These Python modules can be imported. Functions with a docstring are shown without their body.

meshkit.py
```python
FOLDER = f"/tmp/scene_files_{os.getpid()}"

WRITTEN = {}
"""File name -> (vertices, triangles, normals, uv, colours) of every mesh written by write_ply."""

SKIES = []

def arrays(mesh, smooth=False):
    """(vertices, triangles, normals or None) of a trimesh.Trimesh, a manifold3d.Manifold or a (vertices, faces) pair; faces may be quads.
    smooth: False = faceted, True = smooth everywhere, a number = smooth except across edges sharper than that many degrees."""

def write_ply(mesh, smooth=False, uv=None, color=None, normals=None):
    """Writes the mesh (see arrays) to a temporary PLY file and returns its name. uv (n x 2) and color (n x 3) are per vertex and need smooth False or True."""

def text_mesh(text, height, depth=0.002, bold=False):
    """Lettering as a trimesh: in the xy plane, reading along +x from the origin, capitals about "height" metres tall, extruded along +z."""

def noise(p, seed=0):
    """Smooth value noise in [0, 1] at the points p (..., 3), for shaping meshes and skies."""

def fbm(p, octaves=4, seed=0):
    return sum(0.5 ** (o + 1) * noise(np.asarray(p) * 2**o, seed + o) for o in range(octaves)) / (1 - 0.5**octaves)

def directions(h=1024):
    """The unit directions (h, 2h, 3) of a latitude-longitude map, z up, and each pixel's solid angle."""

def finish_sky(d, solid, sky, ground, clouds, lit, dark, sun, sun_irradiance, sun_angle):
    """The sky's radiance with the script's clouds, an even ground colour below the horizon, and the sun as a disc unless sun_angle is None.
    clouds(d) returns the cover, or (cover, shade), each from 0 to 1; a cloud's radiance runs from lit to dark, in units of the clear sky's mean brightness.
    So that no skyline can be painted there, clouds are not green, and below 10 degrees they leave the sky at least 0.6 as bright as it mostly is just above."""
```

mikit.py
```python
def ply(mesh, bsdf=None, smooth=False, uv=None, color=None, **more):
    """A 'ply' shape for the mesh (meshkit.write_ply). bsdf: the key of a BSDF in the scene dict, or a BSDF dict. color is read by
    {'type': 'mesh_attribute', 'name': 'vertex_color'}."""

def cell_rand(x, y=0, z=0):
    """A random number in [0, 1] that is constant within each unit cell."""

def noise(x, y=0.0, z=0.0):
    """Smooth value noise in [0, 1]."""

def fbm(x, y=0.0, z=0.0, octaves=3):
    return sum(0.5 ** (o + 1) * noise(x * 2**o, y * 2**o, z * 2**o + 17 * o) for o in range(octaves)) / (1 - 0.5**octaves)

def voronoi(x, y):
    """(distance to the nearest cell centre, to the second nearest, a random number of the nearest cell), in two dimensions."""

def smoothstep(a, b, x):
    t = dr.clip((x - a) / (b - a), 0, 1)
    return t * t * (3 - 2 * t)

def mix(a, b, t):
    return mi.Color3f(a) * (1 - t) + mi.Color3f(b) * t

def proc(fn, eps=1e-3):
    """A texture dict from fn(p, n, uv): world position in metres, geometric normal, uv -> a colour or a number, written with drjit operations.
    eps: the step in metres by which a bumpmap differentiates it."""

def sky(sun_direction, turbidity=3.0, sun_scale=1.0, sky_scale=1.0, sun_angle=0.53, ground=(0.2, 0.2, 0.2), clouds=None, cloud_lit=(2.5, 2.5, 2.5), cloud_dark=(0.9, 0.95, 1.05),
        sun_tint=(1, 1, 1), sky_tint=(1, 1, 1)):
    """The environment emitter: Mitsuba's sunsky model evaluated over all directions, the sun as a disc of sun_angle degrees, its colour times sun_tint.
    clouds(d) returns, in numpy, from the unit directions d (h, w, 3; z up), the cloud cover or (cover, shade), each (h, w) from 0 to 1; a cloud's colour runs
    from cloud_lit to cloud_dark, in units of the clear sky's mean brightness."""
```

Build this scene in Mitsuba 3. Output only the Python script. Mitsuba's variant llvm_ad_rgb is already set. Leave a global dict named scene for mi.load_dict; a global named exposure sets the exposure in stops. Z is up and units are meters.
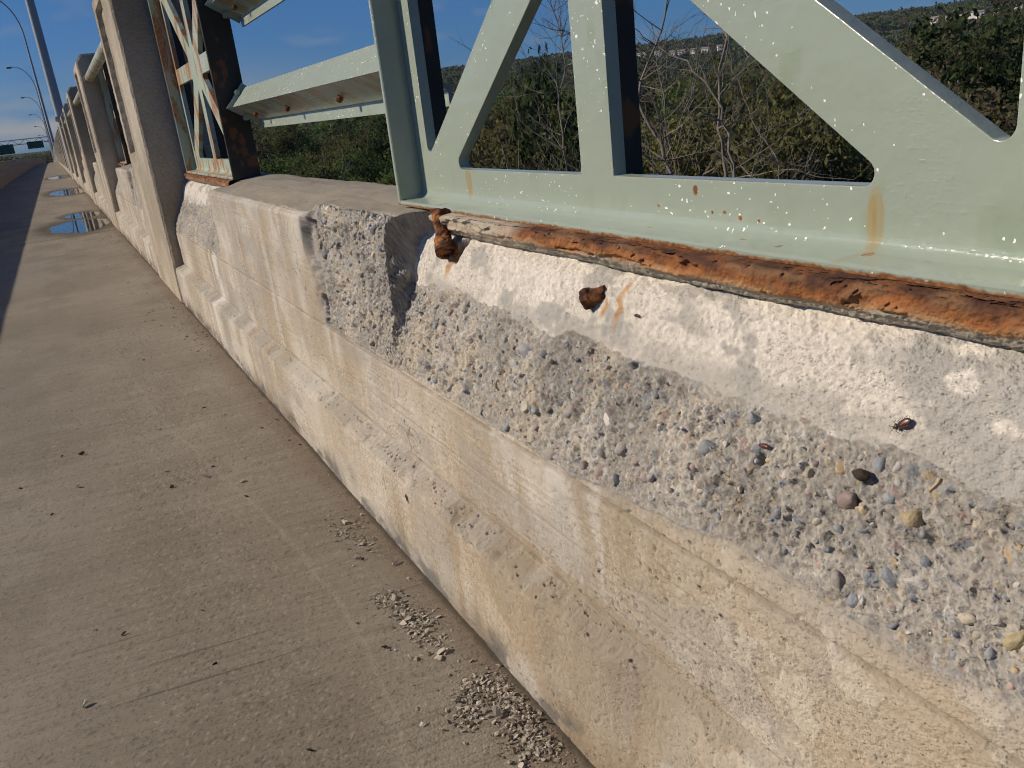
import math, random
import numpy as np, trimesh, mitsuba as mi, drjit as dr, mikit, meshkit
import manifold3d as m3
from shapely.geometry import Polygon, box as sbox
from shapely.ops import unary_union
from scipy.spatial import cKDTree
from scipy.ndimage import gaussian_filter
from mikit import proc, noise as tn, fbm as tf, smoothstep as tss, mix as tmix

T = mi.ScalarTransform4f
rng = np.random.default_rng(7)
random.seed(7)
scene, labels = {}, {}

# ------------------------------------------------------------------ camera, sky, exposure
H = 0.75
F = 841.67
_V = np.array([50, 152.0]) - [512, 384]
_N = np.array([800, 2864.0]) - [512, 384]
_F = math.sqrt(-float(_V @ _N))
_y = np.r_[_V, _F]; _y /= np.linalg.norm(_y)
_d = np.r_[_N, _F]; _d /= np.linalg.norm(_d)
_R = np.array([np.cross(_d, _y), _y, -_d])          # world = _R @ camera (x right, y down, z forward)
eye, fwd, up = np.array([0, 0, H]), _R @ [0, 0, 1], _R @ [0, -1, 0]
scene['camera'] = dict(type='perspective', fov=62.63, fov_axis='x', near_clip=0.02, far_clip=6000.0,
                       to_world=T().look_at(origin=eye.tolist(), target=(eye + fwd).tolist(), up=up.tolist()))
SUN = (-1.0, 0.52, 0.645)


def clouds(d):
    el = np.degrees(np.arcsin(np.clip(d[..., 2], -1, 1)))
    az = np.degrees(np.arctan2(d[..., 0], d[..., 1]))
    p = np.stack([az * 0.16, el * 0.75, az * 0], -1)
    n = meshkit.fbm(p, 5, 3)
    big = meshkit.noise(np.stack([(az + 6) * 0.035, el * 0.08, az * 0], -1), 11)
    band = np.exp(-((el - 1.6) / 1.9) ** 2)
    c = np.clip((n - 0.38) * 3.0, 0, 1) * band * np.clip((big - 0.32) * 3.2, 0, 1)
    near = np.exp(-((az - 0) / 12) ** 2) * band * np.clip((n - 0.22) * 3.2, 0, 1)
    c = np.maximum(c * 0.5, near * 0.9)
    wisps = np.clip((meshkit.fbm(np.stack([az * 0.3, el * 1.2, az * 0 + 4], -1), 4, 8) - 0.62) * 3, 0, 1) * 0.35 * np.exp(-((el - 5) / 3.0) ** 2)
    return np.maximum(c, wisps)


scene['sky'] = mikit.sky(SUN, turbidity=3, sky_scale=0.53, sun_scale=1.4, ground=(0.09, 0.09, 0.06), clouds=clouds, cloud_lit=(2.9, 2.8, 2.75), sky_tint=(0.56, 1.08, 1.92), sun_tint=(0.92, 1.02, 1.25))
exposure = 1.15

# ------------------------------------------------------------------ helpers
K = 4e-5


def sag(y):
    return -K * np.maximum(np.asarray(y, float) - 10, 0) ** 2


def key_for(name):
    if name not in used:
        used[name] = 0
        return name
    used[name] += 1
    return f'{name}_{used[name]:03d}'


used = {}


def add(name, mesh, bsdf, parent=None, smooth=False, label=None, cat=None, group=None, kind=None, color=None, exact=False):
    full = f'{parent}__{name}' if parent else name
    k = full if exact else key_for(full)
    scene[k] = mikit.ply(mesh, bsdf, smooth=smooth, color=color)
    tag(k, label, cat, group, kind)
    return k


def tag(k, label=None, cat=None, group=None, kind=None):
    e = {a: b for a, b in (('label', label), ('category', cat), ('group', group), ('kind', kind)) if b}
    if e:
        labels[k] = {**labels.get(k, {}), **e}


def thing(name, label, cat, group=None, kind=None):
    k = key_for(name)
    tag(k, label, cat, group, kind)
    return k


def tm(v, f):
    return trimesh.Trimesh(np.asarray(v, float), np.asarray(f, int), process=False)


def cat_mesh(ms):
    return trimesh.util.concatenate([m if isinstance(m, trimesh.Trimesh) else from_man(m) for m in ms])


def from_man(m):
    q = m.to_mesh()
    return tm(q.vert_properties[:, :3], q.tri_verts)


def to_man(mesh):
    return m3.Manifold(m3.Mesh(np.asarray(mesh.vertices, np.float32), np.asarray(mesh.faces, np.uint32)))


def bx(x0, x1, y0, y1, z0, z1, c=0.0):
    """A box with its edges chamfered by c."""
    if c <= 0:
        m = trimesh.creation.box((x1 - x0, y1 - y0, z1 - z0))
        m.apply_translation([(x0 + x1) / 2, (y0 + y1) / 2, (z0 + z1) / 2])
        return m
    pts = []
    for x, sx in ((x0, 1), (x1, -1)):
        for y, sy in ((y0, 1), (y1, -1)):
            for z, sz in ((z0, 1), (z1, -1)):
                pts += [[x + c * sx, y + c * sy, z], [x + c * sx, y, z + c * sz], [x, y + c * sy, z + c * sz]]
    return trimesh.convex.convex_hull(np.array(pts))


def rows(grid, closed=False):
    """Triangles of a grid (n, m, 3)."""
    n, m = grid.shape[:2]
    i, j = np.meshgrid(np.arange(n - 1), np.arange(m if closed else m - 1), indexing='ij')
    j2 = (j + 1) % m
    a, b, c, d = (i * m + j), ((i + 1) * m + j), ((i + 1) * m + j2), (i * m + j2)
    return np.concatenate([np.stack([a, b, c], -1).reshape(-1, 3), np.stack([a, c, d], -1).reshape(-1, 3)])


def tube(path, radii, n=8, cap=True):
    path, radii = np.asarray(path, float), np.asarray(radii, float)
    t = np.gradient(path, axis=0)
    t /= np.linalg.norm(t, axis=1, keepdims=True) + 1e-12
    ref = np.array([0, 0, 1.0]) if abs(t[0][2]) < 0.9 else np.array([1.0, 0, 0])
    u = np.cross(t, ref); u /= np.linalg.norm(u, axis=1, keepdims=True) + 1e-12
    for k in range(1, len(u)):                       # carry the frame along
        w = u[k - 1] - t[k] * (u[k - 1] @ t[k])
        u[k] = w / (np.linalg.norm(w) + 1e-12)
    v = np.cross(t, u)
    a = np.arange(n) / n * 2 * math.pi
    g = path[:, None] + radii[:, None, None] * (np.cos(a)[None, :, None] * u[:, None] + np.sin(a)[None, :, None] * v[:, None])
    f = rows(g, True)[:, ::-1]
    vv = g.reshape(-1, 3)
    if cap:
        m = len(vv)
        vv = np.vstack([vv, path[0], path[-1]])
        i = np.arange(n)
        f = np.vstack([f, np.stack([i, (i + 1) % n, np.full(n, m)], 1)[:, ::-1][:, [0, 2, 1]], np.stack([(i + 1) % n + m - n, i + m - n, np.full(n, m + 1)], 1)[:, [0, 2, 1]]])
    mesh = tm(vv, f)
    trimesh.repair.fix_normals(mesh)
    return mesh


def lerp(a, b, t):
    return np.asarray(a) * (1 - np.asarray(t)[..., None]) + np.asarray(b) * np.asarray(t)[..., None]


def sst(a, b, x):
    t = np.clip((x - a) / (b - a), 0, 1)
    return t * t * (3 - 2 * t)


def nz(*c, seed=0):
    return meshkit.noise(np.stack(np.broadcast_arrays(*c), -1), seed)


def fb(*c, o=4, seed=0):
    return meshkit.fbm(np.stack(np.broadcast_arrays(*c), -1), o, seed)


# ------------------------------------------------------------------ materials
def bump(inner, fn, scale, eps=6e-4):
    return dict(type='bumpmap', arbitrary=proc(fn, eps), scale=scale, nested=inner)


VC = {'type': 'mesh_attribute', 'name': 'vertex_color'}


def rough(color, r=0.9, s=0.25, **more):
    return dict(type='principled', base_color=color if isinstance(color, dict) else dict(type='rgb', value=list(color)), roughness=r, specular=s, **more)


def grit(p, n, uv):
    a = tn(p.x * 900, p.y * 900, p.z * 900)
    b = tn(p.x * 380, p.y * 380, p.z * 380)
    pit = tss(0.70, 0.90, tn(p.x * 520 + 3, p.y * 520, p.z * 520))
    return 0.5 * a + 0.45 * b - 0.55 * pit


def wall_specks(p, n, uv):
    a = tss(0.74, 0.88, tn(p.x * 640, p.y * 640, p.z * 640))
    b = tss(0.80, 0.90, tn(p.x * 300 + 4, p.y * 300, p.z * 300))
    return dr.clip((0.55 * a + 0.5 * b) * tss(0.25, 0.65, tf(p.x * 18, p.y * 18, p.z * 18, 2)), 0, 0.6)


scene['wall_concrete'] = bump(dict(type='blendbsdf', weight=proc(wall_specks), first=rough(VC, 0.93, 0.2), second=rough((0.16, 0.135, 0.105), 0.95, 0.1)), grit, 0.0017)


def walk_bump(p, n, uv):
    broom = tn(p.x * 10, (p.y + 0.12 * p.x) * 300)
    return 0.45 * broom + 0.55 * tn(p.x * 520, p.y * 520, 3.0)


def walk_specks(p, n, uv):
    v = p.y - SCORE * p.x + 0.004 * tn(p.x * 7, p.y * 7)
    line = tss(0.80, 0.90, tn(v * 62, 1.0) * 0.75 + 0.25 * tn(p.x * 5, v * 62, 3.0)) * tss(0.35, 0.60, tn(p.x * 9, v * 200, 7.0)) * tss(0.32, 0.62, tf(p.x * 2.5, p.y * 1.8, 0.0, 3))
    thin = tss(0.62, 0.85, tn(p.x * 14, v * 330, 2.0))
    grain = tss(0.66, 0.86, tn(p.x * 420, p.y * 420, 5.0))
    return dr.clip(0.55 * line + 0.16 * thin + 0.38 * grain, 0, 0.75)


SCORE = -0.12
scene['walk_concrete'] = bump(dict(type='blendbsdf', weight=proc(walk_specks), first=rough(VC, 0.92, 0.2), second=rough((0.085, 0.07, 0.055), 0.95, 0.1)), walk_bump, 0.0013, 8e-4)


def pillar_color(p, n, uv):
    a = tf(p.x * 5, p.y * 5, p.z * 2.2, 4)
    b = tn(p.x * 130, p.y * 130, p.z * 130)
    c = tmix((0.31, 0.265, 0.205), (0.45, 0.395, 0.315), tss(0.3, 0.7, a))
    c = tmix(c, (0.30, 0.27, 0.22), 0.5 * tss(0.6, 0.85, tf(p.x * 23 + 5, p.y * 23, p.z * 12, 3)))
    return c * (0.85 + 0.3 * b)


def pillar_bump(p, n, uv):
    return tf(p.x * 160, p.y * 160, p.z * 160, 3)


scene['pillar_concrete'] = bump(rough(proc(pillar_color), 0.93, 0.2), pillar_bump, 0.004, 1.5e-3)


def spot(p, y, z, ry, rz):
    return 1 - tss(0.6, 1.1, dr.sqrt(dr.square((p.y - y) / ry) + dr.square((p.z - z) / rz)))


LIP, WEB = 0.525, 0.570


def paint_color(p, n, uv):
    c = tmix((0.285, 0.33, 0.272), (0.32, 0.366, 0.305), tf(p.x * 9, p.y * 9, p.z * 9, 3))
    c = tmix(c, (0.24, 0.29, 0.2), 0.5 * tss(0.62, 0.8, tf(p.x * 30, p.y * 30, p.z * 16, 3)))
    wob = 0.6 + 0.8 * tn(p.y * 260, p.z * 40, 3.0)
    # runs of rust below the corners of the openings
    run = dr.maximum(spot(p, 1.242, 0.632, 0.012, 0.028), spot(p, 0.472, 0.625, 0.010, 0.030)) * 0.75
    # spots where the paint has broken
    s = dr.maximum(dr.maximum(spot(p, 0.693, 0.641, 0.0045, 0.006), spot(p, 0.628, 0.617, 0.003, 0.003)),
                   dr.maximum(spot(p, 0.650, 0.621, 0.003, 0.002), dr.maximum(spot(p, 0.668, 0.620, 0.002, 0.002), spot(p, 0.603, 0.616, 0.002, 0.002))))
    s = s * tss(0.558, 0.562, p.x)
    s = dr.maximum(s, tss(0.86, 0.88, tf(p.x * 45, p.y * 45, p.z * 45, 2)) * 0.8)
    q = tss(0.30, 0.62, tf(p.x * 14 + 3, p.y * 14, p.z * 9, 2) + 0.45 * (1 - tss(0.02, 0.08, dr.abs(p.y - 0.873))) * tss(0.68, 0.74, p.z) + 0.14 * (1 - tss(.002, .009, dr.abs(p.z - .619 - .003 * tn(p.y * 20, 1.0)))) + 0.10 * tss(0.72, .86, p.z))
    fl = tss(0.865, 0.885, tn(p.x * 280, p.y * 280, p.z * 200) * 0.72 + 0.28 * tn(p.x * 640, p.y * 640, p.z * 500) + 0.30 * q - 0.185)  # sun glints on the paint, put into the colour as white flecks
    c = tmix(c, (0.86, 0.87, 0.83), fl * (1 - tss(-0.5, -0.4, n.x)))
    rim = tss(0.642, 0.648, p.z) * tss(0.30, 0.6, 1 - dr.abs(n.x)) * (1 - tss(-0.08, -0.05, n.x)) * tss(.42, .58, tf(p.y * 22, p.z * 22, 3.0, 3))
    c = tmix(c, (0.30, 0.19, 0.06), rim * 0.85)
    # rust that has crept from the panel's foot and from its edges
    foot = (1 - tss(0.0, 0.003, p.z - 0.5925 - 0.0055 * tf(p.y * 33, 5.0, 2.0, 4) - 0.0015 * tn(p.y * 300, 4.0) + 0.002)) * (1 - tss(LIP + 0.001, LIP + 0.004, p.x))
    c = tmix(c, (0.33, 0.24, 0.10), run * wob)
    c = tmix(c, tmix((0.12, 0.05, 0.022), (0.32, 0.145, 0.055), tn(p.y * 300, p.z * 300)), dr.maximum(s, foot))
    return c


def paint_bump(p, n, uv):
    pim = tss(0.70, 0.96, tn(p.x * 330, p.y * 330, p.z * 330)) * tss(0.42, 0.60, tf(p.x * 16, p.y * 16, p.z * 16, 2)) + 0.5 * tss(0.72, 0.96, tn(p.x * 620 + 7, p.y * 620, p.z * 620))
    return 0.30 * tn(p.x * 420, p.y * 420, p.z * 420) + 1.5 * tf(p.x * 60, p.y * 60, p.z * 60, 2) + 0.5 * pim


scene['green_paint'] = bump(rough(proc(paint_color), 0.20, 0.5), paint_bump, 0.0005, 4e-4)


def worn_color(p, n, uv):
    c = tmix((0.30, 0.355, 0.28), (0.40, 0.45, 0.37), tf(p.x * 12, p.y * 12, p.z * 5, 3))
    r = tss(0.52, 0.66, tf(p.x * 26, p.y * 26, p.z * 7, 3) + 0.08 * tn(p.x * 160, p.y * 160, p.z * 60))
    return tmix(c, tmix((0.22, 0.085, 0.03), (0.46, 0.25, 0.11), tn(p.x * 150, p.y * 150, p.z * 90)), r * 0.9)


scene['worn_paint'] = bump(rough(proc(worn_color), 0.35, 0.4), paint_bump, 0.0004, 6e-4)


def rust_color(p, n, uv):
    a = tf(p.x * 95, p.y * 95, p.z * 95, 4)
    return tmix(tmix((0.045, 0.02, 0.013), (0.19, 0.075, 0.03), tss(0.35, 0.58, a)), (0.36, 0.155, 0.05), tss(0.54, 0.72, a))


def darkrust_color(p, n, uv):
    a = tf(p.x * 30, p.y * 30, p.z * 14, 4)
    return tmix(tmix((0.030, 0.027, 0.024), (0.055, 0.05, 0.042), a), (0.16, 0.07, 0.03), tss(0.60, 0.72, a + 0.05 * tn(p.x * 200, p.y * 200, p.z * 90)))


scene['dark_rusted_iron'] = bump(rough(proc(darkrust_color), 0.7, 0.3), paint_bump, 0.0005, 6e-4)
scene['rust'] = bump(rough(proc(rust_color), 0.85, 0.3), lambda p, n, uv: tf(p.x * 300, p.y * 300, p.z * 300, 3), 0.0025, 6e-4)
scene['rust_strip'] = bump(rough(VC, 0.85, 0.3), lambda p, n, uv: tf(p.x * 420, p.y * 420, p.z * 420, 2), 0.0016, 5e-4)
scene['stone'] = bump(rough(VC, 0.6, 0.4), lambda p, n, uv: tn(p.x * 700, p.y * 700, p.z * 700), 0.0005, 5e-4)
scene['pole_metal'] = dict(type='principled', base_color=dict(type='rgb', value=[0.30, 0.31, 0.31]), metallic=0.6, roughness=0.45)
scene['barrier_concrete'] = rough(proc(lambda p, n, uv: tmix((0.15, 0.125, 0.10), (0.24, 0.205, 0.165), tf(p.x * 3, p.y * 2.2, p.z * 5, 4))), 0.95, 0.2)
scene['lamp_paint'] = rough((0.40, 0.41, 0.42), 0.45)
scene['lamp_glass'] = rough((0.5, 0.5, 0.47), 0.3)
scene['bug_shell'] = rough(VC, 0.35, 0.5)
scene['dark_crumb'] = rough((0.05, 0.037, 0.027), 0.85)
scene['leaf'] = dict(type='principledthin', base_color=VC, roughness=0.6, diff_trans=0.7, spec_trans=0.0)
scene['bark'] = rough(proc(lambda p, n, uv: tmix((0.10, 0.085, 0.07), (0.30, 0.265, 0.22), tf(p.x * 9, p.y * 9, p.z * 3, 3))), 0.95, 0.2)
scene['soil'] = rough(proc(lambda p, n, uv: tmix((0.035, 0.04, 0.02), (0.08, 0.07, 0.04), tf(p.x * 0.05, p.y * 0.05, 0.0, 4))), 1.0, 0.1)
scene['asphalt'] = rough(proc(lambda p, n, uv: tmix((0.045, 0.045, 0.046), (0.075, 0.073, 0.07), tf(p.x * 2, p.y * 0.5, 0.0, 4))), 0.9, 0.2)
scene['sign_green'] = rough((0.02, 0.09, 0.06), 0.6)
scene['galvanised'] = rough((0.42, 0.44, 0.45), 0.5, metallic=0.3)
scene['house_wall'] = rough((0.72, 0.70, 0.66), 0.9)
scene['house_roof'] = rough((0.27, 0.20, 0.17), 0.9)
scene['window_dark'] = rough((0.03, 0.035, 0.04), 0.2)
scene['water'] = dict(type='dielectric', int_ior=1.33, ext_ior=1.0)

# ------------------------------------------------------------------ the deck: sidewalk, road, barrier
BAY, P1, PW = 4.28, 4.27, 1.0                       # pillar spacing, near face of the first pillar


def geo(y0, y1, rate, near):
    a = math.asinh(y0 / near); b = math.asinh(y1 / near)
    return near * np.sinh(np.linspace(a, b, max(8, int((b - a) / rate))))


PUD = [(0.09, 9.95, 0.30, .85), (0.16, 11.5, 0.20, 0.5), (0.12, 18.6, 0.34, 1.3), (0.02, 30.4, 0.28, 1.8)]


def sidewalk():
    ys = np.r_[np.linspace(-3, 0.38, 12), geo(0.4, 60, 0.0035, 0.9), np.linspace(62, 600, 120)]
    xs = np.r_[np.linspace(-1.32, -0.75, 30), np.linspace(-0.745, 0.398, 300)]
    Y, X = np.meshgrid(ys, xs, indexing='ij')
    Z = 0.0035 * (fb(X * 5, Y * 5, 0, o=3) - 0.5) * np.clip(2 - Y / 10, 0.3, 1)
    rough_ = sst(0.50, 0.68, fb(X * 4, Y * 4, 7, o=4, seed=4))
    Z += (0.0005 + 0.0016 * rough_ ** 2) * (fb(X * 130, Y * 130, 0, o=3, seed=2) - 0.5) * (Y < 8)
    broom = 0.6 * nz(X * 4 + fb(X * 2, Y * 2, 0) * 2, (Y + 0.12 * X) * 150, 2, seed=5) + 0.4 * nz(X * 3, (Y + 0.12 * X) * 55, 4, seed=7)
    Z += 0.0009 * (broom - 0.5) * (Y < 6)
    groove = np.zeros_like(Z)
    for yj in (8.78, 10.9, 13.6, 17.3, 21.6, 25.7, 30, 34.2, 38.5):
        groove = np.maximum(groove, np.exp(-((Y - yj - 0.02 * np.sin(X * 5)) / (0.012 + 0.0012 * yj)) ** 2))
    Z -= 0.006 * groove
    pud = np.zeros_like(Z)
    for px, py, rx, ry in PUD:
        r = np.hypot((X - px) / rx, (Y - py) / ry) + 0.5 * (fb(X * 4, Y * 1.5, py, o=3) - 0.5)
        pud = np.maximum(pud, 1 - sst(1.05, 1.75, r))
        Z -= 0.012 * (1 - sst(0.6, 1.5, r))
    Z += sag(Y)
    a = fb(X * 3, Y * 2, 1, o=4, seed=9)
    C = lerp((0.245, 0.213, 0.168), (0.295, 0.26, 0.208), sst(0.25, 0.75, a))
    C = lerp(C, (0.19, 0.16, 0.122), 0.35 * sst(0.52, 0.72, fb(X * 7, Y * 4, 3, o=4, seed=1)))
    fine = nz(X * 450, Y * 450, 0, seed=3) * (Y < 3) + 0.5 * (Y >= 3)
    C = C * (0.90 + 0.20 * fine)[..., None] * (0.90 + 0.20 * broom)[..., None]
    # sand-coloured and dark grains in the worn surface
    sp = nz(X * 260, Y * 260, 9, seed=6)
    C = lerp(C, (0.40, 0.35, 0.28), 0.6 * sst(0.82, 0.95, sp) * (Y < 4))
    C = lerp(C, (0.09, 0.08, 0.07), 0.7 * sst(0.16, 0.05, sp) * (Y < 4))
    # drip line of pale lime along the walk
    lx = np.interp(Y, [0.6, 0.82, 0.97, 1.17, 1.45, 1.98, 2.5, 3.5], [0.16, 0.20, 0.226, 0.237, 0.229, 0.16, 0.09, 0.03]) + 0.008 * (nz(Y * 12, 0, 0) - 0.5)
    C = lerp(C, (0.42, 0.38, 0.32), 0.34 * np.exp(-((X - lx) / (0.0026 + 0.001 * Y)) ** 2) * (0.4 + 0.6 * nz(X * 90, Y * 60, 1)) * sst(4.5, 2, Y))
    # dirt gathered at the foot of the wall
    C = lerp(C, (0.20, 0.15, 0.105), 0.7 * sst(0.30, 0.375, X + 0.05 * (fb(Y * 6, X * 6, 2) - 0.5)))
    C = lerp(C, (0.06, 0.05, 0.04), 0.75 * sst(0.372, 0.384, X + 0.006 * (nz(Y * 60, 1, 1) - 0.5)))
    C = lerp(C, C * 0.5, np.clip(pud + 0.7 * groove, 0, 1))
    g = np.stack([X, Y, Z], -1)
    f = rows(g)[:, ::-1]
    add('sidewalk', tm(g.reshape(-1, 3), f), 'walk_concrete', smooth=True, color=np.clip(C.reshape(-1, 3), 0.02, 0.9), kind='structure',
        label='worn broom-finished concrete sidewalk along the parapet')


sidewalk()


def puddle(i, px, py, rx, ry):
    a = np.arange(96) / 96 * 2 * math.pi
    k = 0.80 + 0.45 * fb(np.cos(a) * 1.7 + 5, np.sin(a) * 1.7 + i * 3, 0, o=3)
    x, y = px + rx * k * np.cos(a), py + ry * k * np.sin(a)
    x = np.minimum(x, 0.379)
    v = np.vstack([np.stack([x, y, sag(y) - 0.0065], 1), [[px, py, sag(py) - 0.0065]]])
    j = np.arange(96)
    add('puddle', tm(v, np.stack([j, (j + 1) % 96, np.full(96, 96)], 1)), 'water', smooth=True, kind='structure', label=('still puddle on the sidewalk reflecting the blue sky' if i == 0 else 'thin pool of water lying on the far sidewalk'))


for i, q in enumerate(PUD):
    puddle(i, *q)


def outward(m):
    """Turns the faces of a bar along y away from its axis."""
    c = m.triangles_center; n = m.face_normals
    ax = c.copy(); ax[:, [0, 2]] = (m.vertices[:, [0, 2]].max(0) + m.vertices[:, [0, 2]].min(0)) / 2
    return m if np.sum((c - ax) * n * [1, 0, 1]) > 0 else tm(m.vertices, m.faces[:, ::-1])


def strip(x0, x1, z0, z1, ys, c=0.02):
    """A long bar along the road that follows its fall."""
    ring = np.array([[x0, z0], [x1, z0], [x1, z1 - c], [x1 - c, z1], [x0 + c, z1], [x0, z1 - c]])
    Y = np.asarray(ys, float)[:, None] + ring[None, :, 0] * 0
    g = np.stack([ring[None, :, 0] + Y * 0, Y, ring[None, :, 1] + sag(Y)], -1)
    m = tm(g.reshape(-1, 3), rows(g, True))
    trimesh.repair.fix_normals(m)
    return m


far_y = np.r_[np.linspace(-6, 60, 34), np.linspace(70, 600, 54)]
add('road', strip(-14.5, -1.58, -0.5, -0.15, far_y), 'asphalt', kind='structure', label='grey road deck beyond the traffic barrier')
add('bridge_deck', strip(-14.6, 0.66, -1.6, -0.515, far_y), 'pillar_concrete', kind='structure', label='concrete deck slab of the bridge')
k = thing('traffic_barrier', 'long low concrete barrier between the sidewalk and the road', 'barrier')
add('wall', strip(-1.60, -1.335, -0.49, 0.40, far_y, 0.02), 'barrier_concrete', k)
add('cap', strip(-1.56, -1.36, 0.402, 0.645, far_y, 0.03), 'barrier_concrete', k)

# ------------------------------------------------------------------ the parapet wall
REC = np.array([(.425, .335), (.430, .358), (.452, .412), (.474, .452), (.487, .476), (.497, .505), (.505, .532), (.514, .545), (.533, .556), (.547, .576)])
STB = np.array([(.425, .335), (.425, .560), (.428, .567), (.436, .571), (.53, .587), (.545, .588)])


STB2 = np.array([(.428, .335), (.438, .41), (.446, .50), (.450, .556), (.455, .580), (.464, .5875), (.53, .588), (.545, .588)])


def along(pts, t):
    s = np.r_[0, np.cumsum(np.linalg.norm(np.diff(pts, axis=0), axis=1))]
    return np.stack([np.interp(t * s[-1], s, pts[:, i]) for i in (0, 1)], -1)


def stones(n_r, y0, y1, L, density, seed):
    r = np.random.default_rng(seed)
    n = int((y1 - y0) * L * density)
    return np.stack([r.uniform(y0, y1, n), r.uniform(0, L, n)], 1), n_r[0] + (n_r[1] - n_r[0]) * r.random(n) ** 2.2, r


PALETTE = np.array([(.19, .205, .225), (.12, .13, .15), (.27, .285, .30), (.40, .38, .35), (.22, .24, .265), (.31, .235, .21), (.40, .31, .19), (.50, .475, .44), (.26, .23, .20), (.36, .33, .29), (.24, .25, .27), (.36, .26, .22), (.46, .40, .31)])


HOLE_Z = 0.133


def crack_mask(Y, L, dirn, zones, lrange, seed, width):
    """Short wandering cracks in (y, arc length): 1 on a crack, 0 away from it."""
    r = np.random.default_rng(seed)
    P, W = [], []
    for y0, y1, n in zones:
        for _ in range(n):
            y, l = r.uniform(y0, y1), r.uniform(*lrange)
            a = r.choice([.35, 2.0, 2.5]) + r.normal() * .35
            m = int(4 + 26 * r.random() ** 2.2); w = r.uniform(*width)
            for k in range(m):
                P.append((y, l)); W.append(w * (0.45 + 0.75 * r.random()) * min(1, (k + 1) / 3, (m - k) / 3))
                a += r.normal() * .45
                y += math.cos(a) * .0011; l += math.sin(a) * .0011
    q, i = cKDTree(np.array(P)).query(np.stack([Y.ravel(), L.ravel()], 1), distance_upper_bound=.004)
    w = np.r_[W, 1e-9][i]
    return (1 - sst(.5, 1.25, np.where(np.isfinite(q), q, 9) / w)).reshape(Y.shape)


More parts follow.
